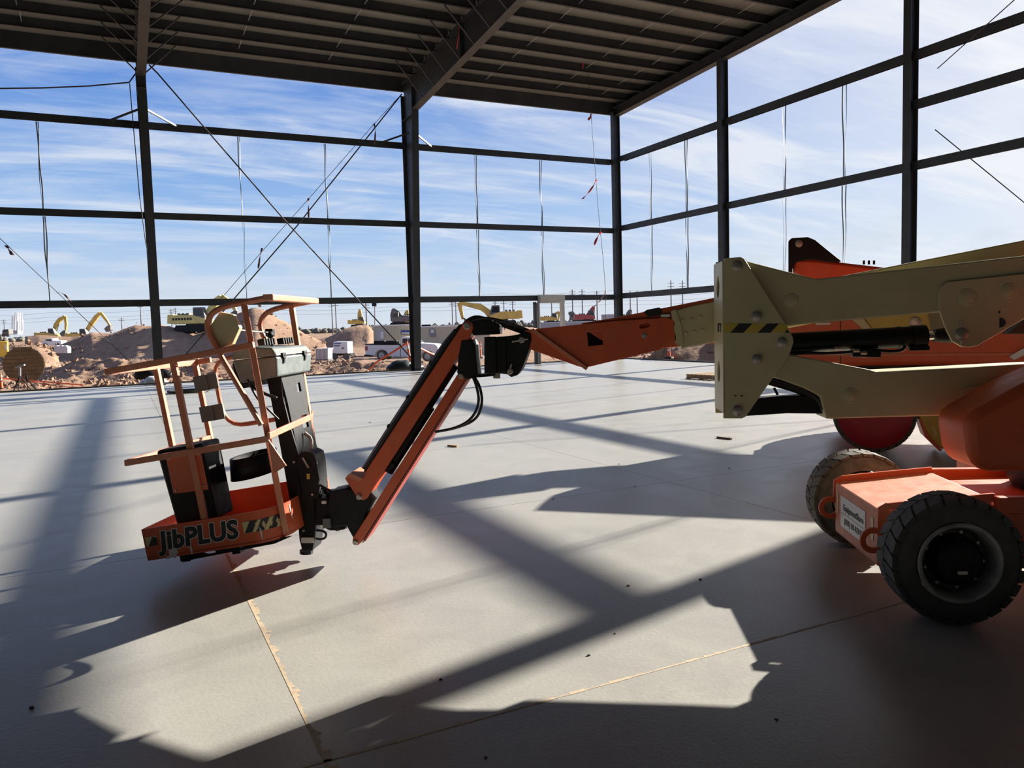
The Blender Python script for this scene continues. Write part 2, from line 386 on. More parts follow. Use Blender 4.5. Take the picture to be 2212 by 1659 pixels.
for y in (26.7,24.4,19.4,17.0,10.9,9.0):
    for za, zb in ((8.6,5.86),(5.62,2.92)):
        for dy in (-.07,.07): strap(wall_right, (XW+.02,y+dy,za), (XW+.02,y+dy*.4,zb), (0,1,0), k); k += 1

# ---------------------------------------------------------------- roof
ceiling = structure('ceiling', (0, 12, EAVE)); CP = Vector(ceiling.location)
X0, X1, YR = -32.0, XW+.12, -5.0
def plane_strip(x0, x1, ya, yb_, th, z_off, name, m_):
    mb = MB(); mb.hexa([Vector(p)-CP for p in ((x0,ya,roofz(ya)+z_off),(x1,ya,roofz(ya)+z_off),(x1,yb_,roofz(yb_)+z_off),(x0,yb_,roofz(yb_)+z_off),(x0,ya,roofz(ya)+z_off+th),(x1,ya,roofz(ya)+z_off+th),(x1,yb_,roofz(yb_)+z_off+th),(x0,yb_,roofz(yb_)+z_off+th))])
    return mb.build(name, m_, ceiling)
pw = 2.05; x = X0
while x < X1-.01:
    x2 = min(x+pw, X1); mb = MB()
    for (ya, yb_) in ((YW+.12, YR), (YR, -22.0)):
        nr = 4
        for q in range(nr+1):    # ribbed sheet: flats with standing ribs on the underside
            xr = x+(x2-x)*q/nr
            if q < nr: 
                xa, xc_ = xr+.02, x+(x2-x)*(q+1)/nr-.02
                mb.add([Vector(p)-CP for p in ((xa,ya,roofz(ya)+.26),(xc_,ya,roofz(ya)+.26),(xc_,yb_,roofz(yb_)+.26),(xa,yb_,roofz(yb_)+.26),(xa,ya,roofz(ya)+.262),(xc_,ya,roofz(ya)+.262),(xc_,yb_,roofz(yb_)+.262),(xa,yb_,roofz(yb_)+.262))], [(3,2,1,0),(4,5,6,7),(0,1,5,4),(1,2,6,5),(2,3,7,6),(3,0,4,7)])
            xa, xc_ = max(x, xr-.02), min(x2, xr+.02)
            mb.add([Vector(p)-CP for p in ((xa,ya,roofz(ya)+.262),(xc_,ya,roofz(ya)+.262),(xc_,yb_,roofz(yb_)+.262),(xa,yb_,roofz(yb_)+.262),(xa,ya,roofz(ya)+.31),(xc_,ya,roofz(ya)+.31),(xc_,yb_,roofz(yb_)+.31),(xa,yb_,roofz(yb_)+.31))], [(3,2,1,0),(4,5,6,7),(0,1,5,4),(1,2,6,5),(2,3,7,6),(3,0,4,7)])
    mb.build('roof_panel', ROOF, ceiling, fix=False); x = x2
bx = [X0, -17.4, -8.1, XA, XC, XW]
py = YW-1.2; yl = []
while py > -20: yl.append(py); py -= 1.14
for yv in yl:
    for i in range(len(bx)-1):
        a = Vector((bx[i]+.01, yv, roofz(yv)))-CP; b = Vector((bx[i+1]-.01, yv, roofz(yv)))-CP; mb = MB()
        mb.box2(a+Vector((0,0,-.066)), b+Vector((0,.006,.255))); mb.box2(a+Vector((0,-.09,-.07)), b+Vector((0,0,-.064))); mb.box2(a+Vector((0,.006,.25)), b+Vector((0,.07,.256)))
        mb.build('purlin', STEEL, ceiling)
for i in range(len(bx)-1):
    a = Vector((bx[i]+.01, YW, EAVE-.28))-CP; b = Vector((bx[i+1]-.01, YW+.1, EAVE+.25))-CP
    MB().box2(a, b).build('eave_strut', STEEL, ceiling)
# rake trim on the end wall
mb = MB(); a, b = Vector((XW-.02,YW+.12,roofz(YW)))-CP, Vector((XW-.02,YR,roofz(YR)))-CP
mb.hexa([a+Vector((0,0,-.32)), a+Vector((.16,0,-.32)), b+Vector((.16,0,-.32)), b+Vector((0,0,-.32)), a+Vector((0,0,.27)), a+Vector((.16,0,.27)), b+Vector((.16,0,.27)), b+Vector((0,0,.27))]); mb.build('rake_beam', STEEL, ceiling)
mb = MB(); a, b = Vector((19.55,YW-.2,roofz(YW)-.34))-CP, Vector((19.55,YR,roofz(YR)-.34))-CP
isec(mb, a+Vector((.2,0,.3)), b+Vector((.2,0,.3)), (0,0,-1), .36, .36, .28); mb.build('end_rafter', STEEL, ceiling)
# bridging rods through the purlins
for x in (-14.5,-11.5,-5.0,-2.1,4.05,7.05,13.1,16.2,18.4):
    prev = None
    for yv in yl:
        if prev is not None:
            p = Vector((x, prev-.02, roofz(prev)+.09))-CP; q = Vector((x+.04, yv+.02, roofz(yv)+.16))-CP
            MB().bar(p, q, .03, .012).build('bridging_strap', GALV, ceiling)
        prev = yv
# rafters
def rafter(x, knee_y, knee_z, d_far, label):
    t = thing('roof_rafter', label, 'rafter', (x, YW, 10.4)); o = Vector(t.location)
    def prof(y):  # bottom flange height
        f = min(1, (knee_y-y)/9.0); dep = (roofz(knee_y)-.02-knee_z)*(1-f)+d_far*f; return roofz(y)-.02-dep
    ysr = [YW-.02, knee_y, knee_y-3, knee_y-6, knee_y-9, 10, 0, YR]
    P = []
    for y in ysr: P.append((y, roofz(y)-.02, knee_z if y >= knee_y-.01 else prof(y)))
    tw, fw, tf = .006, .14, .016; mb = MB()
    for (ya, ta, ba), (yb_, tb, bb) in zip(P[:-1], P[1:]):
        mb.hexa([Vector(q)-o for q in ((x-tw,ya,ba),(x+tw,ya,ba),(x+tw,yb_,bb),(x-tw,yb_,bb),(x-tw,ya,ta),(x+tw,ya,ta),(x+tw,yb_,tb),(x-tw,yb_,tb))])
    mb.build('web', STEEL, t)
    for nm, idx in (('top_flange',1),('bottom_flange',2)):
        mb = MB()
        for A, B in zip(P[:-1], P[1:]):
            if idx == 2 and A[0] > knee_y+.1: continue
            za, zb = A[idx], B[idx]
            mb.hexa([Vector(q)-o for q in ((x-fw,A[0],za-tf),(x+fw,A[0],za-tf),(x+fw,B[0],zb-tf),(x-fw,B[0],zb-tf),(x-fw,A[0],za),(x+fw,A[0],za),(x+fw,B[0],zb),(x-fw,B[0],zb))])
        mb.build(nm, STEEL_WARM if idx == 2 else STEEL, t)
    for q, y in enumerate((knee_y-4.6, knee_y-13)):
        MB().box((0, y-YW, (roofz(y)+prof(y))/2-10.4), (.27,.03,roofz(y)-prof(y)-.03)).build('splice_plate', STEEL, t)
    for q, yv in enumerate(yl[:12]):   # flange braces up to the purlins
        if yv > knee_y-.2: continue
        zb = prof(yv)
        for sgn in (-1,1):
            MB().bar(Vector((x+sgn*fw*.8, yv, zb+.02))-o, Vector((x+sgn*1.15, yv, roofz(yv)+.03))-o, .06, .03).build('flange_brace', STEEL, t)
    return t
rafter(XC, YW-1.25, 9.72, .95, 'deep dark steel rafter running overhead from the middle back wall column')
rafter(XA, YW-1.0, 9.95, .80, 'dark steel rafter overhead seen end-on, rising from the left back wall column')
for s_, tg in ((-1,'left'),(1,'right')):   # wall girt flange braces by the columns
    for xq in (XA, XC):
        p = Vector((xq+s_*.12, YW-.78, 8.95))-wall_back.location; q = Vector((xq+s_*1.05, YW-.06, 8.66))-wall_back.location
        MB().bar(p, q, .06, .05).build('girt_brace', GALV if s_ > 0 else STEEL, wall_back)

# ================================================================ BOOM LIFTS
from mathutils.geometry import delaunay_2d_cdt
ROTL = math.radians(-32.0)
class Frame:
    """upright planes of a machine: s along its length, n across (away from the camera), z up"""
    def __init__(s, c0, rot=ROTL):
        s.c = Vector((c0[0], c0[1], 0)); s.rot = rot; s.S = Vector((math.cos(rot), math.sin(rot), 0)); s.N = Vector((-math.sin(rot), math.cos(rot), 0))
    def __call__(s, x, y, n):
        d = ray(x, y); k = (s.c.dot(s.N)+n-CAM.dot(s.N))/d.dot(s.N); P = CAM+d*k-s.c
        return Vector((P.dot(s.S), n, P.z))
    def poly(s, pts, n): return [s(x, y, n) for x, y in pts]
def plate(mb, pts, vec, holes=()):
    """flat plate (points in one plane) with holes, given thickness vec"""
    P = [Vector(p) for p in pts]; o = P[0]; vec = Vector(vec)
    nz = vec.normalized(); e1 = None
    for q in P[1:]:
        d = q-o; d -= nz*d.dot(nz)
        if d.length > 1e-4: e1 = d.normalized(); break
    e2 = nz.cross(e1); V = []; E = []
    for ring in [P]+[[Vector(h) for h in hh] for hh in holes]:
        b = len(V); V += [Vector(((q-o).dot(e1), (q-o).dot(e2))) for q in ring]; E += [(b+i, b+(i+1)%len(ring)) for i in range(len(ring))]
    vo, eo, fo, ov, oe, of = delaunay_2d_cdt(V, E, [], 1, 1e-6)
    rings = []; b = len(P)
    for hh in holes: rings.append(V[b:b+len(hh)]); b += len(hh)
    def inside(q, ring):
        c = False
        for i in range(len(ring)):
            a_, b_ = ring[i], ring[i-1]
            if (a_.y > q.y) != (b_.y > q.y) and q.x < (b_.x-a_.x)*(q.y-a_.y)/(b_.y-a_.y)+a_.x: c = not c
        return c
    fo = [f for f in fo if inside(sum((vo[i] for i in f), Vector((0,0)))/len(f), V[:len(P)]) and not any(inside(sum((vo[i] for i in f), Vector((0,0)))/len(f), r) for r in rings)]
    base = [o+e1*v.x+e2*v.y for v in vo]; n = len(base)
    cnt = {}
    for f in fo:
        for i in range(len(f)):
            k = (f[i], f[(i+1)%len(f)]); kk = tuple(sorted(k)); cnt.setdefault(kk, []).append(k)
    fs = [tuple(reversed(f)) for f in fo]+[tuple(i+n for i in f) for f in fo]
    for kk, l in cnt.items():
        if len(l) == 1: a, b = l[0]; fs.append((a, b, b+n, a+n))
    mb.add(base+[p+vec for p in base], fs); return mb
def ell(c, e1, e2, n=18): return [Vector(c)+Vector(e1)*math.cos(2*math.pi*k/n)+Vector(e2)*math.sin(2*math.pi*k/n) for k in range(n)]
def smoothpts(P, it=2):
    P = [Vector(p) for p in P]
    for _ in range(it):
        Q = [P[0]]
        for a, b in zip(P[:-1], P[1:]): Q += [a.lerp(b,.25), a.lerp(b,.75)]
        P = Q+[P[-1]]
    return P
def hose(parent, pts, r=.011, name='hose', m=None, it=2): return MB().tube(smoothpts(pts, it), r, 7).build(name, m or HOSE, parent, smooth=True)
def pin(parent, c, r, name='pin', axis=(0,-1,0), out=.018, m=None):
    a = Vector(axis); c = Vector(c); mb = MB()
    mb.lathe([(-.01,r*1.12),(.004,r*1.12),(.006,r*.98),(out,r*.94),(out+.003,r*.8)], c, a, 20)
    return mb.build(name, m or PIN, parent, smooth='auto')
DISHM = mat('dark_rim_dish', (.035,.035,.034), .6, 0, .3, 14, dirt=(.14,.135,.13), dirt_amt=.6)
def wheel(parent, c, R_, wd, side, rimR, m_t=None, disc=None, lugs=26):
    """c = centre of the OUTER face; side = -1 when the outer face looks along -n"""
    c = Vector(c); ax = Vector((0,side,0)); mb = MB()
    prof = [(-wd,rimR+.01),(-wd+.005,R_*.80),(-wd+.03,R_*.94),(-wd+.06,R_*.975),(-.06,R_*.975),(-.03,R_*.945),(-.006,R_*.83),(0,R_*.72),(-.004,rimR+.01)]
    mb.lathe(prof, c, ax, 48, closed=True)
    x = ax.orthogonal().normalized(); y = ax.cross(x)
    for k in range(lugs):
        for half in (0, 1):
            a0 = 2*math.pi*(k+.5*half)/lugs; da = 2*math.pi/lugs*.41
            t0, t1 = (-wd*.48, -.012) if half else (-wd+.012, -wd*.52)
            sk = .35*da if half else -.35*da; P = []
            for rr in (R_*.93, R_):
                for (tt, aa) in ((t0,a0-da-sk),(t1,a0-da+sk*2),(t1,a0+da+sk*2),(t0,a0+da-sk)):
                    r2 = rr if not (rr == R_ and abs(tt-t1*half-t0*(1-half)) < 1e-6) else R_*.985
                    P.append(c+ax*tt+(x*math.cos(aa)+y*math.sin(aa))*r2)
            mb.hexa(P)
            # shoulder block running down the side wall
            if half:
                P = []
                for (tt, rr) in ((-.012,R_*.985),(-.014,R_*.90)):
                    for aa in (a0-da*.8+sk*2, a0+da*.8+sk*2):
                        for dt_ in (0,-.025): P.append(c+ax*(tt+dt_)+(x*math.cos(aa)+y*math.sin(aa))*rr)
                mb.add(P, [(0,1,3,2),(4,6,7,5),(0,4,5,1),(2,3,7,6),(0,2,6,4),(1,5,7,3)])
    t = mb.build('wheel', m_t or RUBBER, parent, smooth='auto')
    if disc is not None:
        MB().lathe([(-.05,rimR),(-.006,rimR),(.004,rimR*.97),(.012,rimR*.6),(.014,.02)], c, ax, 40).build('wheel_disc', disc, t, smooth='auto'); return t
    MB().lathe([(-wd*.9,rimR*.95),(-.02,rimR*.99),(.004,rimR*1.03),(.010,rimR*1.0),(.006,rimR*.93),(-.012,rimR*.88),(-.06,rimR*.85),(-.10,rimR*.84),(-wd*.9,rimR*.86)], c, ax, 40, closed=True).build('rim', RIMG, t, smooth='auto')
    MB().lathe([(-.13,rimR*.86),(-.10,rimR*.86),(-.098,rimR*.80),(-.085,rimR*.74),(-.084,rimR*.5)], c, ax, 40).build('rim_dish', DISHM, t, smooth='auto')
    MB().lathe([(-.09,rimR*.66),(-.055,rimR*.66),(-.03,rimR*.56),(-.01,rimR*.52),(.0,rimR*.40),(.004,.01)], c, ax, 32).build('hub', BLACK, t, smooth='auto')
    for k in range(9):
        a = 2*math.pi*k/9+.2; p = c+ax*-.088+(x*math.cos(a)+y*math.sin(a))*rimR*.72
        MB().cyl(p, p+ax*.016, .010, 6).build('lug_nut', RIMG, t)
    MB().box(c+ax*.006+Vector((.01,0,-.05)), (.05,.006,.018)).build('hub_tag', PIN, t)
    return t

F1 = Frame((4.38, 3.33))
lift = thing('boom_lift', 'orange and cream articulating boom lift in front, platform lowered left, near wheel at right', 'boom lift', F1.c, ROTL)
# ---- chassis
mb = MB()
mb.hexa([(-.245,-.40,.19),(.40,-.40,.19),(.40,.40,.19),(-.245,.40,.19),(-.245,-.40,.535),(.40,-.40,.60),(.40,.40,.60),(-.245,.40,.535)])
ch = mb.build('chassis_hood', ORANGE_F, lift, bevel=.012)
mb = MB(); mb.hexa([(.40,-.44,.22),(2.45,-.44,.22),(2.45,.44,.22),(.40,.44,.22),(.40,-.44,.56),(2.45,-.44,.58),(2.45,.44,.58),(.40,.44,.56)]); cf_ = mb.build('chassis_frame', ORANGE, lift, bevel=.01)
MB().box((1.25,-.44,.57), (1.7,.06,.10)).build('frame_rail', ORANGE, cf_, bevel=.008)
MB().box((1.25,.44,.57), (1.7,.06,.10)).build('frame_rail', ORANGE, cf_, bevel=.008)
MB().box2((.75,.52,.42), (1.35,.83,.66)).build('side_box', ORANGE_F, cf_, bevel=.01)
MB().box2((.02-.09,-.62,.24), (.02+.09,.62,.42)).build('axle', BLACK, lift, bevel=.01)
MB().box2((2.05-.09,-.62,.24), (2.05+.09,.62,.42)).build('axle', BLACK, lift, bevel=.01)
def side_plate(n0):
    c = (-.275,.355); ring = arc(c, .078, math.radians(-75), math.radians(-285), 14)
    out = [(-.16,.575),(.10,.61),(.40,.635),(.40,.59),(-.13,.552),(-.225,.515),(-.235,.45)]
    out = [(.40,.635),(.06,.605),(-.20,.58),(-.25,.55),(-.255,.435)]+list(reversed(ring))+[(-.235,.27),(-.235,.19),(-.19,.19),(-.19,.54),(.40,.585)]
    hole = arc(c, .045, 0, 2*math.pi*15/16, 15)
    mb = MB(); plate(mb, [(p[0],n0,p[1]) for p in out], (0,.022,0), [[(p[0],n0,p[1]) for p in hole]]); return mb.build('tow_lug_plate', ORANGE, lift, bevel=.003)
side_plate(-.424); side_plate(.402)
# decal on the front of the hood
mb = MB(); mb.mi = 0
mb.box2((-.2485,-.20,.265), (-.246,.27,.475)); dc = mb.build('rental_decal', STICK, ch)
mb = MB(); place_text(mb, 'EquipmentShare', .058, (-.2495,.02,.405), (0,-1,0), (0,0,1), offset=.0016, extrude=.0008)
place_text(mb, '(888) 80-RENT', .056, (-.2495,.02,.315), (0,-1,0), (0,0,1), offset=.0006, extrude=.0008)
mb.add([(-.2495,.255,.362),(-.2495,-.18,.362),(-.2495,-.18,.359),(-.2495,.255,.359)], [(0,1,2,3)]); mb.build('decal_lettering', INK, ch, fix=False)
MB().box2((-.2485,.325,.33), (-.246,.35,.47)).build('reflector', TAPEC, ch); MB().box2((-.2485,-.335,.33), (-.246,-.30,.47)).build('reflector', TAPEC, ch)
# ---- wheels
for s_, n_, sd in ((.02,-.85,-1),(.02,.85,1),(2.05,-.85,-1),(2.05,.85,1)):
    wheel(lift, (s_, n_, .352), .352, .25, sd, .215, RUBBER if n_ < 0 else RUBBER_D)
# ---- turntable and engine hoods
MB().lathe([(0,.40),(.04,.42),(.12,.42),(.16,.38)], (1.15,0,.585), (0,0,1), 36).build('turntable_bearing', BLACK, lift, smooth='auto')
tt = MB().box2((.75,-.50,.745), (2.1,.50,.80)).build('turntable_deck', ORANGE, lift, bevel=.01)
hp = F1.poly([(2212,832),(2111,888),(2096,900),(2090,915),(2089,932),(2096,982),(2108,1004),(2122,1015),(2140,1021),(2212,1021)], -.62)
hp = [(p.x, p.z) for p in hp]; hp += [(1.6,hp[-1][1]),(2.05,.95),(2.05,1.30),(1.75,1.52),(.95,1.50)]
MB().prism([(p[0],-.62,p[1]) for p in hp], (0,.40,0)).build('engine_hood', ORANGE, lift, smooth='auto', bevel=.05)
MB().prism([(1.25,.50,.80),(2.05,.50,.80),(2.05,.50,1.10),(1.35,.50,1.10)], (0,.24,0)).build('engine_hood', ORANGE, lift, smooth='auto', bevel=.05)
# ---- tower upright
NU = -.20; TU = .32
up_px = [(1564,558),(1600,555),(1609,560),(1700,705),(1713,728),(1714,740),(1706,765),(1611,900),(1603,904),(1563,904)]
outline = F1.poly(up_px, NU)
mb = MB(); plate(mb, outline, (0,.022,0)); upr = mb.build('tower_upright', CREAM, lift, bevel=.004)
mb = MB(); plate(mb, [p+Vector((0,TU-.022,0)) for p in outline], (0,.022,0)); mb.build('far_side_plate', CREAM, upr, bevel=.004)
sA, zT, zB = outline[0].x, outline[0].z, outline[-1].z
def oval(zc): return [Vector((sA-.012, NU+TU*.5+.052*math.cos(a), zc+.066*math.sin(a)*1.05)) for a in [2*math.pi*k/20 for k in range(20)]]
z1, z2 = F1(1553,620,-.05).z, F1(1553,802,-.05).z
mb = MB(); plate(mb, [(sA-.012,NU,zB+.035),(sA-.012,NU,zT-.015),(sA-.012,NU+TU,zT-.015),(sA-.012,NU+TU,zB+.035)], (.014,0,0), [oval(z1), oval(z2)]); mb.build('end_web', CREAM, upr, bevel=.003)
for (x, y) in ((1592.4,575),(1634.5,683.7),(1689,740),(1635,776.7),(1593,887)): pin(upr, F1(x,y,NU), .029)
mb = MB(); q = F1.poly([(1563,699),(1697,700),(1709,718),(1563,719)], NU-.0015); mb.prism(q, (0,.0015,0)); mb.build('hazard_tape', TAPEY, upr)
mb = MB()
for pts in ([(1577,719),(1596,699),(1625,699),(1606,719)],[(1636,719),(1657,699),(1683,699),(1664,719)],[(1695,719),(1700,711),(1706,719)]): mb.prism(F1.poly(pts, NU-.0022), (0,.001,0))
mb.build('hazard_stripe', INK, upr)
mb = MB(); zl = F1(1555,709,-.05).z
place_text(mb, 'IT Y', .075, (sA-.0135, NU+.11, zl), (0,-1,0), (0,0,1), offset=.003, extrude=.001); mb.build('warning_lettering', INK, upr, fix=False)
mb = MB()
for xx in (1588,1602): 
    p = F1(xx,855,NU-.001); mb.box(p, (.016,.001,.008))
mb.build('stencil_mark', INK, upr)
# ---- upper arm
NA, TA = -.15, .22
def armplate(px, n, t, name, par, m=CREAM, bv=.01): 
    return MB().prism(F1.poly(px, n), (0,t,0)).build(name, m, par, bevel=bv)
ua = armplate([(1606,562),(1757,601),(1768,602),(2212,552),(2330,538),(2330,655),(2028,675),(1693,704)], NA, TA, 'upper_tower_arm', lift)
armplate([(2030,672),(2028,634),(2034,618),(2046,609),(2212,591),(2330,580),(2330,640),(2212,689),(2111,747),(2094,750),(2079,749),(2057,737),(2044,712)], NA-.018, .017, 'lug_plate', ua, bv=.004)
armplate([(2034,672),(2057,737),(2079,749),(2111,747),(2212,689),(2212,672)], NA+TA-.03, .03, 'lug_plate', ua, bv=.004)
for (x, y, r) in ((1709,650,.04),(2090,642,.045),(2180,628,.04)): pin(ua, F1(x,y,NA if x < 2000 else NA-.018), r, 'weld_boss', out=.003, m=CREAM)
pin(ua, F1(2077,722,NA-.018), .036, 'cylinder_pin', out=.012)
MB().cyl(F1(2077,705,NA-.03), F1(2077,694,NA-.03), .008, 8).build('keeper_bolt', PIN, ua); MB().cyl(F1(2077,735,NA-.03), F1(2077,743,NA-.03), .008, 8).build('keeper_bolt', PIN, ua)
MB().cyl(F1(2160,697,NA-.0195), F1(2160,697,NA-.017), .030, 20).build('access_hole', INK, ua)
MB().cyl(F1(2158,674,NA-.0195), F1(2158,674,NA-.017), .008, 10).build('access_hole', INK, ua)
mb = MB(); q = F1.poly([(1757,601),(1760,601),(1766,618),(1763,618)], NA-.002); mb.prism(q, (0,.002,0)); q = F1.poly([(1608,560),(1610,559),(1627,588),(1625,590)], NA-.002); mb.prism(q, (0,.002,0)); mb.build('weld_seam', CREAM, ua)
# ---- lift cylinder between the arms
a, b = F1(1700,742,-.06), F1(1996,726,-.06); d = (b-a).normalized()
mb = MB(); mb.tube([a, b], .066, 24); mb.tube([b-d*.08, b+d*.004], .072, 24); mb.tube([b-d*.16, b-d*.145], .069, 24); cy = mb.build('lift_cylinder', BLACK, lift, smooth='auto')
MB().tube([b, b+d*.12], .026, 16).build('piston_rod', CHROME, cy, smooth='auto')
MB().tube([b+d*.06, b+d*.2], [.04,.055], 16).build('rod_eye', BLACK, cy, smooth='auto')
MB().box(F1(1870,762,-.11), (.17,.05,.055), Matrix.Rotation(math.radians(3),3,'Y')).build('holding_valve', BLACK, cy, bevel=.005)
for (x,y) in ((1808,752),(1848,757),(1864,762)): MB().cyl(F1(x-5,y,-.14), F1(x+8,y,-.14), .012, 10).build('hose_fitting', PIN, cy)
hose(cy, F1.poly([(1700,766),(1740,762),(1800,764),(1845,760)], -.13), .010)
hose(cy, F1.poly([(1690,758),(1740,756),(1790,750),(1815,752)], -.12), .013)
hose(cy, F1.poly([(1898,758),(1930,760),(1952,756),(1955,745)], -.12), .011)
MB().box(F1(1985,752,-.10), (.12,.03,.03)).build('port_block', BLACK, cy, bevel=.004)
# ---- lower arm
la = armplate([(1704,765),(1873,797),(1896,803),(2212,787),(2330,783),(2330,885),(2212,890),(2060,897),(1785,905),(1781,890),(1772,858),(1762,851),(1735,838),(1667,813),(1680,790)], NA, TA, 'lower_tower_arm', lift)
for (x, y, r) in ((1837,855,.042),(2132,858,.04)): pin(la, F1(x,y,NA), r, 'weld_boss', out=.003, m=CREAM)
armplate([(2076,892),(2078,842),(2086,835),(2212,826),(2212,888)], NA-.010, .010, 'doubler_plate', la, bv=.004)
armplate([(1611,899),(1634,860),(1690,856),(1775,853),(1784,894),(1700,893)], -.09, .11, 'timing_link', lift, BLACK, .006)
for q, dy in enumerate((0,5,10)): hose(lift, F1.poly([(1640,812+dy),(1680,823+dy),(1730,838+dy),(1768,860+dy),(1778,884+dy)], -.12+.03*q), .013, 'boom_hose')
MB().cyl(F1(1672,838,-.1), F1(1680,853,-.1), .008, 8).build('hose_clip', BLACK, lift)
# ---- main boom
NB, TB = .22, .24
p0, p1 = F1(1458,668,NB), F1(2212,519,NB); dm = (p1-p0).normalized(); um = Vector((-dm.z,0,dm.x))
def mpt(t, h, n): return p0+dm*t-um*h+Vector((0,n-NB,0))
mb = MB(); plate(mb, [mpt(0,.008,NB), mpt(0,.27,NB), mpt(2.9,.27,NB), mpt(2.9,0,NB), mpt(.12,0,NB)], (0,TB,0)); bb = mb.build('base_boom', CREAM, lift, bevel=.008)
mb = MB(); plate(mb, F1.poly([(1450,672),(1459,668),(1471,700),(1476,745),(1475,757),(1470,746),(1462,744),(1459,738),(1461,728),(1456,712),(1458,697),(1452,688)], NB-.012), (0,TB+.024,0)); mb.build('wear_pad_collar', CREAM, bb)
for (x,y) in ((1475,693),(1494,690),(1513,685),(1481,720),(1500,717),(1518,713)): pin(bb, F1(x,y,NB), .011, 'bolt', out=.006, m=CREAM)
fl = armplate([(1250,703),(1545,650),(1560,647),(1560,740),(1430,752),(1300,735)], NB+.03, TB-.06, 'fly_boom', lift, ORANGE, .006)
armplate([(1258,698),(1330,686),(1560,640),(1560,654),(1440,676),(1330,692),(1254,702)], NB+.02, TB-.04, 'fly_boom_top', fl, ORANGE, .004)
sq = F1.poly([(1268,718),(1300,715),(1303,744),(1271,748)], NB); slot = F1.poly([(1381,707),(1383,701),(1400,698),(1404,701),(1402,706),(1386,710)], NB)
mb = MB(); plate(mb, F1.poly([(1133,714),(1150,711),(1250,701),(1330,693),(1440,686),(1455,690),(1459,738),(1440,744),(1425,756),(1272,792),(1262,795),(1248,791),(1146,755),(1133,756)], NB), (0,.02,0), [sq, slot]); hd = mb.build('boom_head', ORANGE, lift, bevel=.003)
armplate([(1133,714),(1250,701),(1440,686),(1455,690),(1459,738),(1425,756),(1262,795),(1146,755)], NB+TB-.02, .02, 'far_cheek', hd, ORANGE, .003)
armplate([(1150,716),(1250,708),(1440,692),(1448,735),(1420,748),(1262,785),(1160,752)], NB+.10, .02, 'inner_web', hd, BLACK, 0)
a, b = F1(1150,712,NB-.02), F1(1268,797,NB-.02); MB().bar(a, b, .29, .014, up=(0,1,0)).xf(Matrix.Translation((0,.11,0)))
mb = MB(); dd = (b-a).normalized(); uu = Vector((-dd.z,0,dd.x))*.012
mb.prism([a+uu, b+uu, b-uu, a-uu], (0,TB+.04,0)); mb.build('edge_flange', ORANGE_F, hd, bevel=.002)
pin(hd, F1(1392,725,NB), .016, 'bolt', out=.006)
MB().prism(F1.poly([(1390,674),(1398,669),(1424,664),(1431,669),(1428,680),(1400,684)], NB+.018), (0,.003,0)).build('roller_slot', INK, hd)
MB().box(F1(1437,682,NB+.01), (.06,.03,.018)).build('wear_pad', STICK, hd)
# ---- jib knuckle
kn = armplate([(1048,730),(1090,727),(1118,723),(1136,716),(1147,721),(1148,733),(1141,762),(1127,798),(1117,811),(1104,815),(1096,809),(1070,806),(1046,806)], NB-.01, .26, 'jib_knuckle', lift, BLACK, .008)
armplate([(1046,728),(1070,727),(1072,807),(1046,807)], NB-.03, .03, 'knuckle_rib', kn, BLACK, .004)
armplate([(1084,735),(1092,734),(1094,803),(1086,804)], NB-.025, .02, 'knuckle_rib', kn, BLACK, .004)
pin(kn, F1(1127,734,NB-.01), .020, 'knuckle_pin'); pin(kn, F1(1102,802,NB-.01), .020, 'knuckle_pin')
MB().cyl(F1(1106,738,NB-.022), F1(1140,732,NB-.022), .007, 8).build('keeper_bolt', PIN, kn); MB().cyl(F1(1105,786,NB-.022), F1(1101,800,NB-.022), .007, 8).build('keeper_bolt', PIN, kn)
MB().cyl(F1(1073,806,NB+.1), F1(1073,817,NB+.1), .026, 10).build('swing_bolt', PIN, kn)
MB().bar(F1(1024,812,NB+.1), F1(1070,808,NB+.1), .12, .02).build('swing_plate', BLACK, kn)
armplate([(996,735),(1020,733),(1026,745),(1032,815),(1008,820),(996,814),(987,806),(990,770)], NB+.01, .22, 'knuckle_block', kn, BLACK, .008)
armplate([(1012,690),(1030,686),(1060,690),(1080,702),(1080,722),(1022,725)], NB+.03, .18, 'knuckle_cap', kn, BLACK, .01)
for q in range(5):
    hose(kn, F1.poly([(985+q*2,742-q*3),(1000,705-q*2),(1030,686-q*1.5),(1065,688+q*2),(1110,700+q*3),(1160,722+q*2)], NB+.03+.035*q), .011, 'boom_hose')
for q in range(2):
    hose(kn, F1.poly([(1022+q*3,815),(1030+q*7,835),(1036+q*7,870),(1020+q*10,905+q*2),(985,925),(940,933)], NB-.02+.03*q), .010, 'loop_hose', it=3)
# ---- jib
NJ, TJ = .235, .21
ju = armplate([(1000,699),(1006,693),(1014,693),(1021,699),(1022,708),(1016,728),(990,769),(804,1056),(793,1076),(785,1081),(773,1077),(745,1034),(751,1026),(758,1023),(779,1034),(787,1032),(790,1018),(992,712)], NJ, TJ, 'jib_upper_arm', lift, ORANGE, .004)
pin(ju, F1(1009,704,NJ), .024, 'jib_pin'); pin(ju, F1(776,1073,NJ), .020, 'jib_pin')
for q in range(3): hose(ju, F1.poly([(788-q*1.5,1012),(830-q*2,946),(900-q*2,838),(962-q*2,742),(985,712)], NJ+.02+.05*q), .013, 'jib_hose')
armplate([(785,1018),(790,1022),(992,714),(1001,698),(990,703),(960,742)], NJ+.012, TJ-.024, 'hose_channel', ju, BLACK, .003)
for t_ in (.12,.35,.62): 
    p = F1(785,1008,NJ+.05).lerp(F1(965,735,NJ+.05), t_+.2); MB().sphere(p, .022, 8, 6).build('hose_clamp', BLACK, ju)
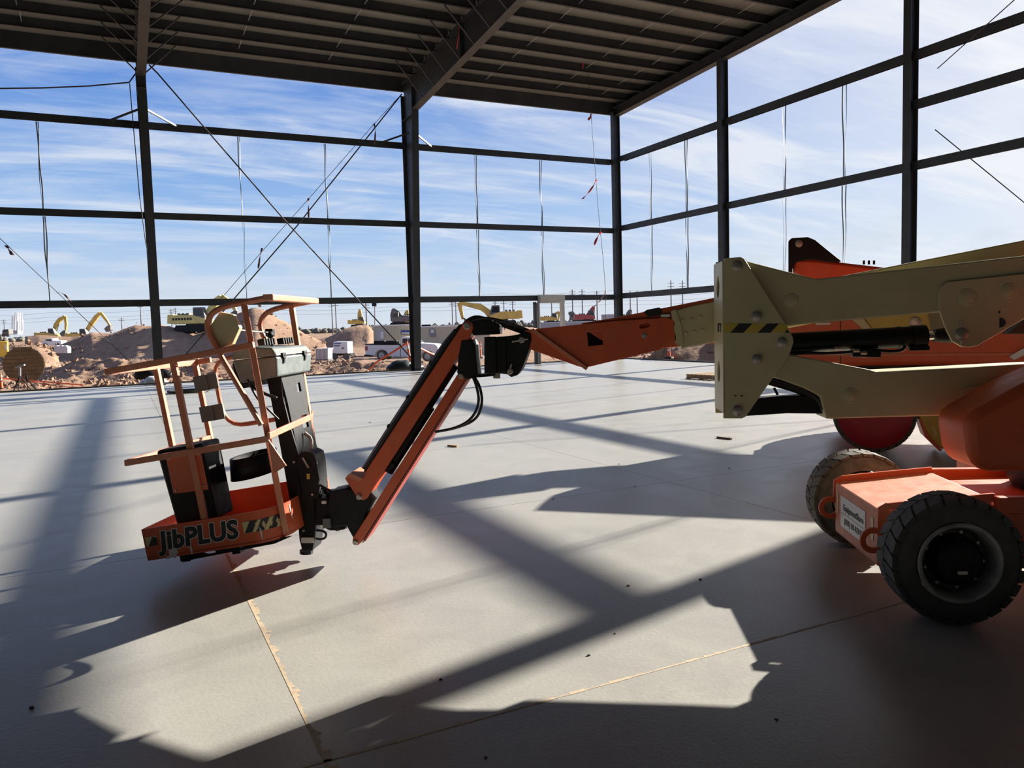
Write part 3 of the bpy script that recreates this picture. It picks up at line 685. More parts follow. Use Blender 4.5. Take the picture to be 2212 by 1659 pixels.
MB().prism(F1.poly([(748,1030),(757,1022),(783,1034),(776,1040)], NJ-.015), (0,TJ+.03,0)).build('jib_end_plate', ORANGE_F, ju)
jl = armplate([(986,812),(990,806),(1000,806),(1006,812),(1005,818),(780,1172),(773,1178),(765,1178),(761,1172),(762,1163)], NJ, TJ, 'jib_lower_arm', lift, ORANGE, .004)
armplate([(1006,818),(1008,822),(790,1168),(781,1174)], NJ-.001, TJ+.002, 'jib_edge', jl, REX, 0)
pin(jl, F1(996,812,NJ), .018, 'jib_pin'); pin(jl, F1(768,1171,NJ), .018, 'jib_pin')
a, b = F1(838,1018,.34), F1(985,790,.34); d = (b-a).normalized()
mb = MB(); mb.tube([a, a.lerp(b,.62)], .040, 16); mb.tube([a.lerp(b,.62), b], .022, 12); jc = mb.build('jib_cylinder', BLACK, lift, smooth='auto')
MB().box(F1(848,1005,.29), (.03,.03,.03)).build('grease_block', BLACK, jc)
# ---- platform rotator
rt = armplate([(712,1062),(740,1056),(800,1062),(804,1082),(790,1108),(782,1150),(768,1172),(757,1152),(748,1136),(712,1140),(706,1100)], .27, .18, 'rotator_bracket', lift, BLACK, .008)
mb = MB(); mb.tube([F1(727,1060,.36), F1(727,1140,.36)], .075, 20); mb.build('rotator_motor', BLACK, rt, smooth='auto')
MB().box(F1(702,1100,.36), (.12,.16,.20)).build('rotator_arm', BLACK, rt, bevel=.006)
MB().cyl(F1(730,1139,.36), F1(730,1146,.36), .02, 8).build('bolt', PIN, rt)
for q in range(4): hose(rt, F1.poly([(676,1040+q*5),(700,1052+q*4),(728,1070+q*2),(745,1062),(757,1046+q*3),(770,1048)], .30+.03*q), .010, 'hose')
hose(rt, F1.poly([(678,1148),(690,1145),(705,1150),(704,1162),(690,1166),(678,1160)], .33), .009, 'hose')
rv = armplate([(641,985),(655,978),(668,976),(680,982),(684,1000),(690,1060),(680,1160),(675,1190),(652,1190),(646,1165),(640,1100)], .28, .20, 'platform_support', lift, BLACK, .008)
MB().prism(F1.poly([(658,975),(676,978),(682,992),(690,1035),(688,1043),(683,1036),(676,995),(664,986),(640,985)], .27), (0,.02,0)).build('support_rim', BLACK, rv)
MB().box(F1(664,1167,.27), (.09,.01,.04)).build('serial_plate', STICK, rv); MB().box(F1(666,1029,.275), (.022,.008,.04)).build('caution_label', TAPEY, rv)
MB().cyl(F1(662,1188,.36), F1(662,1195,.36), .05, 12).build('lower_bush', BLACK, rv)
for (x,y) in ((635,998),(683,1000),(675,1068),(656,1146)): pin(rv, F1(x,y,.28), .009, 'bolt', out=.006)
MB().bar(F1(655,988,.27), F1(668,1010,.27), .03, .012).build('lock_lever', PIN, rv)
MB().box(F1(700,1085,.25), (.03,.02,.02)).build('junction_tag', STICK, rv); MB().box(F1(706,1130,.25), (.05,.03,.07)).build('valve_block', GREYPL, rv)
# ---- platform basket (tilted with the jib)
TILT = math.radians(8.5); ct, st = math.cos(TILT), math.sin(TILT)
def Bp(x, n, z): return Vector((-5.02+x*ct-z*st, n, .13+x*st+z*ct))
XR, NN, NF = 1.0, -.10, 1.10
def cpath(z, r=.20):    # plan of the toe board: sharp on the left, rounded on the right
    P = [(0,NN)]+[(XR-r+r*math.sin(a), NN+r-r*math.cos(a)) for a in [math.pi/2*k/8 for k in range(9)]]
    P += [(XR-r+r*math.cos(a), NF-r+r*math.sin(a)) for a in [math.pi/2*k/8 for k in range(9)]]+[(0,NF)]; return [(x,n,z) for x, n in P]
def ribbon(mb, path, z0, z1, th, close=True):
    n = len(path); idx = range(n if close else n-1); cx, cn = .5, .5; vs = []
    for (x, nn, _) in path:
        d = Vector((cx-x, cn-nn)).normalized()*th
        vs += [Bp(x,nn,z0), Bp(x,nn,z1), Bp(x+d.x,nn+d.y,z1), Bp(x+d.x,nn+d.y,z0)]
    fs = []
    for i in idx:
        j = (i+1)%n
        for q in range(4): fs.append((4*i+q, 4*j+q, 4*j+(q+1)%4, 4*i+(q+1)%4))
    mb.add(vs, fs)
mb = MB(); ribbon(mb, cpath(0), 0, .225, .012); bk = mb.build('basket', ORANGE, lift, smooth='auto')
mb = MB(); P = [Bp(x,n,.012) for x, n, z in cpath(0)]; mb.prism(P, Bp(0,0,.022)-Bp(0,0,.012)); mb.build('basket_floor', ORANGE, bk)
mb = MB()
for (x, n) in ((.25,.0),(.25,.9),(.62,.0),(.62,.9)): mb.box(Bp(x,n,-.03), (.06,.10,.055), Matrix.Rotation(-TILT,3,'Y'))
for n in (-.04,.4,.95): 
    P = [Bp(.20,n,-.055),Bp(.9,n,-.03),Bp(1.02,n,0),Bp(.20,n,0)]; holes = [ell(Bp(xx,n,-.022), Vector((.05,0,.007)), Vector((-.002,0,.014)), 12) for xx in (.42,.62)]
    plate(mb, P, (0,.035,0), holes)
mb.build('skid_frame', BLACK, bk)
RB = .034
def rail(pts, name='rail', m=ORANGE_F, w_=RB, h=RB, par=None):
    mb = MB(); P = [Vector(p) for p in pts]
    if len(P) == 2: mb.bar(P[0], P[1], w_, h)
    else: mb.tube(P, w_*.56, 8)
    return mb.build(name, m, par or bk, bevel=.004 if len(P) == 2 else 0, smooth=False if len(P) == 2 else 'auto')
mb = MB(); path = [(0,NN,0),(.45,NN-.0,0),(1.03,NN,0)]
rail([Bp(0,NN,1.34), Bp(1.06,NN,1.34)], 'top_rail', w_=.036, h=.042); rail([Bp(0,NN-.015,1.34), Bp(0,NF,1.34)], 'top_rail', w_=.036, h=.042)
rail([Bp(0,NN,.70), Bp(1.03,NN,.70)], 'mid_rail', w_=.03, h=.042); rail([Bp(0,NN-.012,.70), Bp(0,NF,.70)], 'mid_rail', w_=.03, h=.042)
rail([Bp(0,NF,1.34), Bp(.0,NF,1.34)+Vector((.14,0,.02))], 'top_rail', w_=.036, h=.042)
r_ = rail([Bp(1.04,NN-.01,.72), Bp(1.05,.72,.75)], 'side_rail', w_=.02, h=.045)
mb = MB()
for k in range(4): mb.cyl(Bp(1.051,.18+.1*k,.735+.004*k), Bp(1.0545,.18+.1*k,.735+.004*k), .006, 8)
mb.build('bolt_hole', INK, r_)
posts = [((0,.50,.02),(0,.50,1.33)), ((.45,NN+.035,.02),(.47,NN+.012,1.33)), ((.0,NF,.02),(.0,NF,1.33)), ((.975,NN+.10,.02),(1.045,NN+.004,1.635)), ((.98,.76,.02),(1.045,.76,1.635))]
for a, b in posts: rail([Bp(*a), Bp(*b)], 'post', w_=.040, h=.040)
MB().prism([Bp(1.03,NN-.01,.70),Bp(1.02,NN-.01,.46),Bp(1.12,NN-.01,.50)], (0,.014,0)).build('gusset', ORANGE_F, bk)
# front gate on the far side
gp = [Bp(.55,NF,1.33),Bp(.26,NF,1.33),Bp(.18,NF,1.29),Bp(.15,NF,1.20),Bp(.145,NF,.95),Bp(.17,NF,.83),Bp(.25,NF,.765),Bp(.40,NF,.755),Bp(.92,NF,.755)]
gt = rail(smoothpts(gp,1), 'gate', ORANGE_F, w_=.034)
for z in (1.16,.90):
    mb = MB(); mb.box(Bp(.02,NF-.025,z), (.10,.012,.13), Matrix.Rotation(-TILT,3,'Y')); mb.box(Bp(.135,NF-.025,z), (.08,.012,.13), Matrix.Rotation(-TILT,3,'Y')); mb.cyl(Bp(.082,NF-.03,z-.065), Bp(.082,NF-.03,z+.065), .012, 8)
    mb.build('hinge', GREYPL, gt)
# overhead guard hoops
def hoop(n, xl):
    P = [Bp(1.0,n,.80),Bp(.91,n,1.05),Bp(.79,n,1.38),Bp(.755,n,1.50),Bp(.79,n,1.585),Bp(.88,n,1.625),Bp(1.05,n,1.63),Bp(1.22,n,1.63)]
    return rail(smoothpts(P,2), 'guard_hoop', ORANGE_F, w_=.036)
h1 = hoop(NN, 0); h2 = hoop(.76, 0)
mb = MB(); mb.bar(Bp(1.225,NN-.02,1.63), Bp(1.225,.78,1.63), .075, .045); mb.build('guard_cross_bar', ORANGE_F, h1, bevel=.008)
mb = MB(); mb.prism([Bp(.775,NN+.02,1.52),Bp(.86,NN+.02,1.60),Bp(.95,NN+.02,1.565),Bp(.975,NN+.02,1.47),Bp(.90,NN+.02,1.37),Bp(.81,NN+.02,1.36),Bp(.77,NN+.02,1.44)], (0,.05,0)); mb.build('sensor_plate', CREAM, h1, bevel=.004)
MB().tube([Bp(.95,NN+.04,1.46), Bp(.84,.74,1.45)], .006, 6).build('trip_cable', GALV, h1)
MB().box(Bp(.84,.74,1.45), (.06,.05,.06)).build('trip_switch', BLACK, h2, bevel=.004)
# control console
RT = Matrix.Rotation(-TILT,3,'Y')
mb = MB(); mb.hexa([Bp(.80,.14,1.10),Bp(1.08,.14,1.10),Bp(1.08,.80,1.10),Bp(.80,.80,1.10),Bp(.78,.12,1.27),Bp(1.11,.12,1.24),Bp(1.11,.82,1.24),Bp(.78,.82,1.27)])
co = mb.build('control_console', GREYPL, bk, bevel=.014)
mb = MB(); mb.hexa([Bp(.775,.115,1.275),Bp(1.115,.115,1.245),Bp(1.115,.825,1.245),Bp(.775,.825,1.275),Bp(.80,.14,1.36),Bp(1.08,.14,1.31),Bp(1.08,.80,1.31),Bp(.80,.80,1.36)]); mb.build('console_lid', GREYPL, co, bevel=.014)
for n in (.24,.66): 
    mb = MB(); mb.box(Bp(1.112,n,1.245), (.02,.06,.035), RT); mb.bar(Bp(1.118,n,1.25), Bp(1.10,n,1.19), .025, .015); mb.build('lid_latch', BLACK, co)
for n0 in (.17,.52):
    for k in range(5): MB().box(Bp(1.0,n0+.045*k,1.36), (.05,.018,.045), RT).build('toggle_guard', BLACK, co)
MB().tube([Bp(.97,.42,1.33), Bp(.97,.42,1.39), Bp(.97,.42,1.41), Bp(.97,.42,1.435)], [.012,.014,.028,.016], 12).build('joystick', BLACK, co, smooth='auto')
MB().prism([Bp(.76,.16,1.25),Bp(.80,.16,1.25),Bp(.80,.16,1.06),Bp(.76,.16,1.08)], (0,.60,0)).build('console_back', BLACK, co, bevel=.006)
# pedestal below the console
mb = MB(); plate(mb, [Bp(.93,.30,1.10),Bp(1.04,.30,1.10),Bp(1.02,.30,.95),Bp(1.03,.30,.75),Bp(1.06,.30,.45),Bp(1.05,.30,.1),Bp(.92,.30,.1),Bp(.93,.30,.6)], (0,.02,0)); pd = mb.build('pedestal', BLACK, bk)
mb = MB(); nx = 1.02
plate(mb, [Bp(nx,.30,1.10),Bp(nx,.76,1.10),Bp(nx,.74,.92),Bp(nx,.70,.80),Bp(nx,.72,.55),Bp(nx,.78,.40),Bp(nx,.78,.05),Bp(nx,.28,.05),Bp(nx,.28,.45),Bp(nx,.34,.6),Bp(nx,.33,.9)], (Bp(.018,0,0)-Bp(0,0,0)), [[Bp(nx,.56,1.03),Bp(nx,.64,1.03),Bp(nx,.64,.96),Bp(nx,.56,.96)],[Bp(nx,.53,.78),Bp(nx,.65,.78),Bp(nx,.65,.68),Bp(nx,.53,.68)]])
mb.build('pedestal_plate', BLACK, pd)
MB().hexa([Bp(.99,.36,.10),Bp(1.035,.36,.10),Bp(1.035,.48,.10),Bp(.99,.48,.10),Bp(.99,.40,1.0),Bp(1.035,.40,1.0),Bp(1.035,.48,1.0),Bp(.99,.48,1.0)]).build('cable_cover', GREYPL, pd, bevel=.006)
MB().box(Bp(1.05,.40,.30), (.06,.13,.14), RT).build('footswitch_box', GREYPL, pd, bevel=.01)
MB().tube(smoothpts([Bp(1.05,.5,.65),Bp(1.09,.52,.60),Bp(1.10,.45,.52)],1), .014, 8).build('conduit', STICK, pd)
for q in range(3): hose(pd, [Bp(1.04,.35+.05*q,.45),Bp(1.10,.32+.06*q,.36),Bp(1.08,.40+.05*q,.22),Bp(1.05,.45,.05)], .011, 'hose')
hose(pd, [Bp(.86,.14,1.12),Bp(.90,.13,.98),Bp(.97,.14,.88),Bp(1.0,.2,.8)], .008, 'hose'); hose(pd, [Bp(.82,.2,1.1),Bp(.9,.2,1.02),Bp(1.0,.24,.95)], .012, 'hose')
# tool bin behind an orange panel
mb = MB(); mb.hexa([Bp(.20,.0,.19),Bp(.50,.0,.19),Bp(.50,.28,.19),Bp(.20,.28,.19),Bp(.16,.0,.74),Bp(.50,.0,.74),Bp(.50,.28,.74),Bp(.16,.28,.74)]); tb_ = mb.build('tool_bin', BLACK, bk, bevel=.02)
mb = MB(); mb.prism([Bp(.265,-.07,.43),Bp(.52,-.07,.42),Bp(.52,-.07,.70),Bp(.265,-.07,.70)], (0,.012,0)); pn = mb.build('manual_panel', ORANGE, bk, bevel=.006)
for (x,z) in ((.29,.45),(.50,.45),(.29,.675),(.50,.675)): pin(pn, Bp(x,-.07,z), .008, 'bolt', out=.004)
mb = MB(); P = [Bp(.64+.15*math.cos(a), .42+.25*math.sin(a), .41) for a in [math.pi*2*k/20 for k in range(20)]]
vs = []; 
for p in P: vs += [p, p+Vector((0,0,.16))]
mb.add(vs, [(2*i,2*((i+1)%20),2*((i+1)%20)+1,2*i+1) for i in range(20)]); o_ = mb.build('tool_tray', BLACK, bk, smooth=True, fix=False); md = o_.modifiers.new('thick','SOLIDIFY'); md.thickness = .012
mb = MB(); mb.sphere(Bp(.72,.45,.03), .16, 14, 8, (1,1.2,.25)); mb.build('floor_mat', REX, bk, smooth=True)
# markings on the toe board
xd = Bp(1,0,0)-Bp(0,0,0); zd = Bp(0,0,1)-Bp(0,0,0)
mb = MB(); place_text(mb, 'JibPLUS', .175, Bp(.40,NN-.0012,.118), xd, zd, offset=.0125, extrude=.0006, shear=.12, spacing=1.04); mb.build('lettering_outline', STICK, bk, fix=False)
mb = MB(); place_text(mb, 'JibPLUS', .175, Bp(.40,NN-.0030,.118), xd, zd, offset=.0075, extrude=.0006, shear=.12, spacing=1.04); mb.build('lettering', INK, bk, fix=False)
def curveP(x, z):   # point just outside the near side of the toe board
    r = .20
    if x <= XR-r: return Bp(x, NN-.003, z)
    a = min(1.57, (x-(XR-r))/r); return Bp(XR-r+(r+.003)*math.sin(a), NN+r-(r+.003)*math.cos(a), z)
def decalstrip(mb, x0, x1, z0, z1, sk=0.0):
    n = 6; vs = []
    for i in range(n+1):
        x = x0+(x1-x0)*i/n; vs += [curveP(x,z0), curveP(x+sk,z1)]
    mb.add(vs, [(2*i,2*i+2,2*i+3,2*i+1) for i in range(n)])
mb = MB(); decalstrip(mb, .73, 1.02, .085, .165, .0); mb.build('hazard_decal', TAPEC, bk, fix=False)
for x0 in (.735,.815,.90):
    mb = MB(); n = 4; vs = []
    for i in range(n+1):
        x = x0+.055*i/n
        for (zz, sk) in ((.086,0),(.164,.05)):
            p = curveP(x+sk, zz); vs.append(p+(p-Bp(.5,.5,0)).normalized()*.0012)
    mb.add(vs, [(2*i,2*i+2,2*i+3,2*i+1) for i in range(n)]); mb.build('hazard_stripe', INK, bk, fix=False)
mb = MB(); mb.add([Bp(.015,NN-.002,.10),Bp(.10,NN-.002,.10),Bp(.10,NN-.002,.165),Bp(.015,NN-.002,.165)], [(0,1,2,3)]); mb.build('hazard_decal', TAPEC, bk, fix=False)
mb = MB(); mb.add([Bp(.03,NN-.003,.10),Bp(.10,NN-.003,.10),Bp(.10,NN-.003,.155),Bp(.07,NN-.003,.165)], [(0,1,2,3)]); mb.build('hazard_stripe', INK, bk, fix=False)
mb = MB(); decalstrip(mb, 1.10, 1.30, .10, .20); mb.build('capacity_decal', STICK, bk, fix=False)
rs = random.Random(5)
for (x, z, w_, h) in ((.20,.03,.035,.045),(.155,.005,.03,.012),(.33,.055,.010,.07),(.85,.07,.008,.05),(.135,.13,.012,.02)):
    P = [Bp(x+w_*math.cos(a)*rs.uniform(.7,1.1), NN-.0022, z+h*math.sin(a)*rs.uniform(.7,1.1)) for a in [2*math.pi*k/9 for k in range(9)]]
    mb = MB(); mb.add(P, [tuple(range(9))]); mb.build('paint_splash', STICK, bk, fix=False)

# ================================================================ second lift, behind
ROT2 = math.radians(-46)
F2 = Frame((8.87, 7.16), ROT2)
lift2 = thing('boom_lift', 'red-orange boom lift standing behind the cream tower arms, dark red wheel disc below', 'boom lift', F2.c, ROT2)
def arm2(px, n, t, name, par, m, bv=.01): return MB().prism(F2.poly(px, n), (0,t,0)).build(name, m, par, bevel=bv, smooth='auto' if bv else False)
for s_, n_, sd in ((0.0,-.98,-1),(0.0,.98,1),(2.4,-.98,-1),(2.4,.98,1)):
    wheel(lift2, (F2(1890,894,-.98).x+s_, n_, .475), .475, .30, sd, .425, RUBBER, RED, lugs=30)
c2 = F2(1890,894,-.98).x
MB().box2((c2-.5,-.5,.35), (c2+2.9,.5,.75)).build('chassis_frame', ORANGE, lift2, bevel=.02)
MB().box2((c2-.1,-.7,.38), (c2+.1,.7,.58)).build('axle', BLACK, lift2, bevel=.01); MB().box2((c2+2.3,-.7,.38), (c2+2.5,.7,.58)).build('axle', BLACK, lift2, bevel=.01)
yg = arm2([(1984,896),(1990,915),(2003,938),(2020,960),(2036,970),(2140,967),(2140,893)], -.86, .35, 'amber_guard', lift2, YELLOW_L, .02)
arm2([(1984,905),(1990,905),(2003,938),(2036,972),(2030,975),(1998,944)], -.87, .36, 'guard_edge', yg, ORANGE, 0)
hose(yg, F2.poly([(2065,897),(2064,925),(2060,950),(2080,955),(2100,950)], -.88), .02, 'cable')
MB().box(F2(2066,950,-.88), (.12,.03,.07)).build('connector', BLACK, yg)
for q in (0,14): MB().prism(F2.poly([(2012+q,922),(2017+q,920),(2026+q,942),(2021+q,944)], -.862), (0,.003,0)).build('reflector', TAPEC, yg)
MB().lathe([(0,.5),(.15,.5)], (c2+1.2,0,.74), (0,0,1), 30).build('turntable_bearing', BLACK, lift2, smooth='auto')
hd2 = arm2([(1700,690),(1712,660),(1740,640),(2300,632),(2300,786),(1720,792),(1704,780)], -.72, .5, 'engine_hood', lift2, ORANGE, .05)
arm2([(1720,766),(2300,762),(2300,766),(1720,770)], -.735, .02, 'hood_groove', hd2, ORANGE_F, 0)
arm2([(1815,692),(1817,692),(1817,790),(1815,790)], -.728, .01, 'hood_seam', hd2, INK, 0)
arm2([(1762,698),(1794,697),(1794,701),(1762,702)], -.728, .01, 'decal', hd2, STICK, 0)
arm2([(1840,784),(2300,779),(2300,796),(1830,800)], -.66, .5, 'turntable_skirt', lift2, BLACK, .01)
arm2([(1700,700),(1716,690),(2300,690),(2300,786),(1720,792)], .25, .5, 'engine_hood', lift2, ORANGE, .05)
tw2 = arm2([(1855,672),(2018,660),(2018,714),(1900,716),(1885,712)], -.80, .075, 'tower_arm', lift2, YELLOW_L, .01)
arm2([(1840,690),(1866,689),(1884,712),(1866,712)], -.81, .085, 'arm_stripe', tw2, CREAM, 0)
pin(tw2, F2(1977,695,-.80), .06, 'tower_pin', out=.02)
arm2([(2005,676),(2050,660),(2060,735),(2016,738)], -.82, .09, 'tower_strut', lift2, mat('dull_olive_arm',(.20,.18,.10),.5), .01)
arm2([(2180,770),(2212,752),(2330,700),(2330,760),(2212,768),(2190,778)], -.75, .03, 'grab_rail', lift2, STICK, .005)
bm2 = arm2([(1713,565),(1722,559),(1760,560),(1905,577),(2100,598),(2300,618),(2300,690),(1905,656),(1780,640),(1722,608),(1713,588)], 1.35, .42, 'main_boom', lift2, ORANGE, .05)
arm2([(1703,588),(1703,521),(1710,514),(1745,512),(1760,518),(1818,564),(1790,566),(1752,560),(1720,566),(1712,578),(1712,588)], 1.30, .50, 'boom_head_plate', bm2, BLACK, .012)
pin(bm2, F2(1726,526,1.30), .05, 'head_pin', out=.02)
for x in (1866,1877,1888): MB().box(F2(x,567,1.5), (.03,.03,.06)).build('bolt', BLACK, bm2)
MB().prism([Vector((c2+1.9,.6,1.2)),Vector((c2+2.8,.6,1.2)),Vector((c2+2.8,.6,2.3)),Vector((c2+2.3,.6,2.45))], (0,1.1,0)).build('boom_pedestal', ORANGE, lift2, bevel=.03)
armplate([(2176,722),(2200,700),(2212,690),(2330,640),(2330,720),(2212,722)], .10, .08, 'boom_pivot_link', lift, BLACK, .006)

# ================================================================ SITE BEYOND THE SLAB
def yhor(px):
    # image row of the horizon in column px (only used to turn measured heights into metres)
    d = ray(px, 700); e = ray(px, 701); return 700+(0-d.z)/(e.z-d.z)
FW = Vector((math.sin(YAW), math.cos(YAW), 0)); LT = Vector((math.cos(YAW), -math.sin(YAW), 0))
def hz(px, y, d): return CAMH-(y-yhor(px))*d/FPX
RIDGES = [ # depth, front slope, back slope, skyline
 (100, .42, .5, [(60,760),(100,750),(119,744),(160,728),(205,713),(228,716),(250,715),(273,709),(301,701),(327,702),(354,698),(400,706),(430,714),(465,708),(494,686),(520,672),(554,661),(575,664),(600,680),(640,703),(671,720),(710,736)]),
 (125, .4, .5, [(640,738),(690,733),(715,728),(740,712),(766,705),(800,703),(815,718),(830,735)]),
 (62, .45, .5, [(-160,745),(-60,742),(15,739),(60,734),(100,742),(118,752),(130,768)]),
 (34, .5, .5, [(1330,790),(1380,762),(1410,750),(1450,742),(1500,737),(1550,735),(1640,734),(1720,740),(1800,752)]),
 (40, .35, .4, [(600,800),(650,796),(690,790),(740,792),(790,790),(840,786),(880,792),(930,798)]),
 (43, .35, .4, [(-80,800),(0,792),(60,800),(110,790),(180,778),(260,774),(330,780),(420,772),(500,776),(580,782),(640,792)]),
 (170, .3, .4, [(60,722),(90,718),(160,722),(230,716),(330,722)]),
]
def interp(pl, x):
    if x <= pl[0][0] or x >= pl[-1][0]: return None
    for (a, ya), (b, yb_) in zip(pl[:-1], pl[1:]):
        if a <= x <= b: return ya+(yb_-ya)*(x-a)/(b-a)
def outside(p): return max(p.y-(YW+.25), p.x-(XW+.35))
def terrain(px, d):
    p = FW*d+LT*((px-1106)/FPX*d); o = outside(p)
    z = -.42-.75*min(1, max(0, (d-34)/30)) if d < 64 else -1.17
    for d0, sf, sb, pl in RIDGES:
        y = interp(pl, px)
        if y is None: continue
        h = hz(px, y, d0); z = max(z, h-(sf*(d0-d) if d < d0 else sb*(d-d0)))
    am = .55*min(1, max(.15, o/5)) if d < 55 else (.6 if d < 130 else .25)
    q = Vector((p.x, p.y, 0))
    nz = noise.fractal(q*.22, .9, 2.1, 4)*.5+noise.fractal(q*1.1, .9, 2.0, 4)*.32*(1 if d < 90 else .4)
    if -1.25 < z < -1.1 and d > 60: nz *= .35
    z += nz*am
    if o < .6: z = min(z, -.12-.3*max(0, .6-o))
    if o < 0: z = -.5
    return Vector((p.x, p.y, z))
ds = [21+.16*k for k in range(160)]; v = ds[-1]
while v < 3500: v *= 1.02; ds.append(v)
pxs = list(range(-900, -100, 40))+[-100+5.2*k for k in range(330)]+list(range(1640, 3300, 40))
verts = [terrain(px, d) for d in ds for px in pxs]; n = len(pxs)
faces = [(i*n+j, i*n+j+1, (i+1)*n+j+1, (i+1)*n+j) for i in range(len(ds)-1) for j in range(n-1)]
me = bpy.data.meshes.new('ground'); me.from_pydata(verts, [], faces); me.materials.append(DIRT); me.shade_smooth()
gr = bpy.data.objects.new('ground', me); COL.objects.link(gr); gr['kind'] = 'structure'
# loose clods along the slab edge and on the heaps
mb = MB(); rc = random.Random(11)
def clod(p, r):
    a = [rc.uniform(.6,1.2)*r for _ in range(6)]; vs = [p+Vector((a[0],0,0)), p+Vector((0,a[1],0)), p+Vector((-a[2],0,0)), p+Vector((0,-a[3],0)), p+Vector((0,0,a[4])), p-Vector((0,0,a[5]))]
    rot = Matrix.Rotation(rc.uniform(0,6),3,'Z')@Matrix.Rotation(rc.uniform(-.6,.6),3,'X'); vs = [p+rot@(q-p) for q in vs]
    mb.add(vs, [(0,1,4),(1,2,4),(2,3,4),(3,0,4),(1,0,5),(2,1,5),(3,2,5),(0,3,5)])
for k in range(9000):
    px = rc.uniform(-120, 1000) if rc.random() < .8 else rc.uniform(1330, 1700); d = rc.uniform(29, 66) if k % 3 else rc.uniform(60, 105)
    p = terrain(px, d)
    if outside(p) < .5 or (d > 52 and 770 < px < 1080) or (d > 85 and 330 < px < 500): continue
    clod(p, rc.choice((.04,.06,.08,.10,.14,.2))*(1 if d < 50 else 1.4))
cl_ = mb.build('dirt_clods', DIRT, None, kind='stuff', fix=False); cl_['label'] = 'loose brown dirt clods strewn beyond the slab edge'; cl_['category'] = 'dirt'
# distant scrub and roofs along the horizon
SCRUB = mat('distant_scrub', (.16,.15,.12), .95, 0, .3, .05, spec=.1)
mb = MB(); px = -500
while px < 2700:
    w_ = rc.uniform(1.2,3.2); d = rc.uniform(600,900); h = rc.uniform(1.2,3.4)*(1.7 if rc.random() < .12 else 1); c = FW*d+LT*((px-1106)/FPX*d)
    mb.sphere((c.x,c.y,.2), 1.0, 6, 4, (w_*1.2,w_*1.2,h)); px += w_*1.1
ts = mb.build('tree_line', SCRUB, None, kind='stuff', fix=False, smooth=True); ts['label'] = 'low hazy line of scrub and trees along the horizon'; ts['category'] = 'trees'

# ---------------------------------------------------------------- utility poles and wires
POLE = mat('weathered_pole', (.20,.19,.19), .8, 0, .15, .3)
ORDL = ['first','second','third','fourth','fifth','sixth','seventh','eighth','ninth','tenth','eleventh','twelfth','thirteenth','fourteenth','fifteenth','sixteenth','seventeenth','eighteenth','nineteenth','twentieth','twenty-first']
for kp, (px, yt, d) in enumerate(((8,690,520),(262,686,420),(302,652,420),(369,667,480),(378,664,480),(716,652,420),(724,650,420),(790,655,330),(976,650,430),(984,652,430),(1069,646,420),(1088,646,420),(1107,650,420),(1191,638,420),(1236,625,400),(1257,625,400),(1289,628,400),(1361,628,400),(1376,628,400),(1449,606,380),(1474,606,380))):
    p = atD(px, yt, d); h = p.z+1.3; t = thing('utility_pole', 'thin grey utility pole on the horizon, '+ORDL[kp]+' from the left', 'pole', (p.x, p.y, -1.3), 0, 'distant utility poles')
    MB().tube([(0,0,0),(0,0,h)], [.34,.22], 7).build('shaft', POLE, t); 
    for q in (.06,.13): MB().bar(LT*-1.6+Vector((0,0,h*(1-q))), LT*1.6+Vector((0,0,h*(1-q))), .2, .2).build('cross_arm', POLE, t)
WIREF = mat('far_wire', (.30,.30,.31), .7)
for k, y in enumerate((655,666,676,684)):
    P = []
    for i in range(0, 57):
        px = -120+30*i; sag = 1-((i%8)/4-1)**2; P.append(atD(px, y-.030*(px-400)+sag*4, 430))
    o = recenter(MB().tube(P, .055, 5).build('power_line', WIREF)); tag(o, 'thin power line sagging across the horizon, '+('highest','second highest','third highest','lowest')[k]+' of four', 'power line', 'distant power lines')

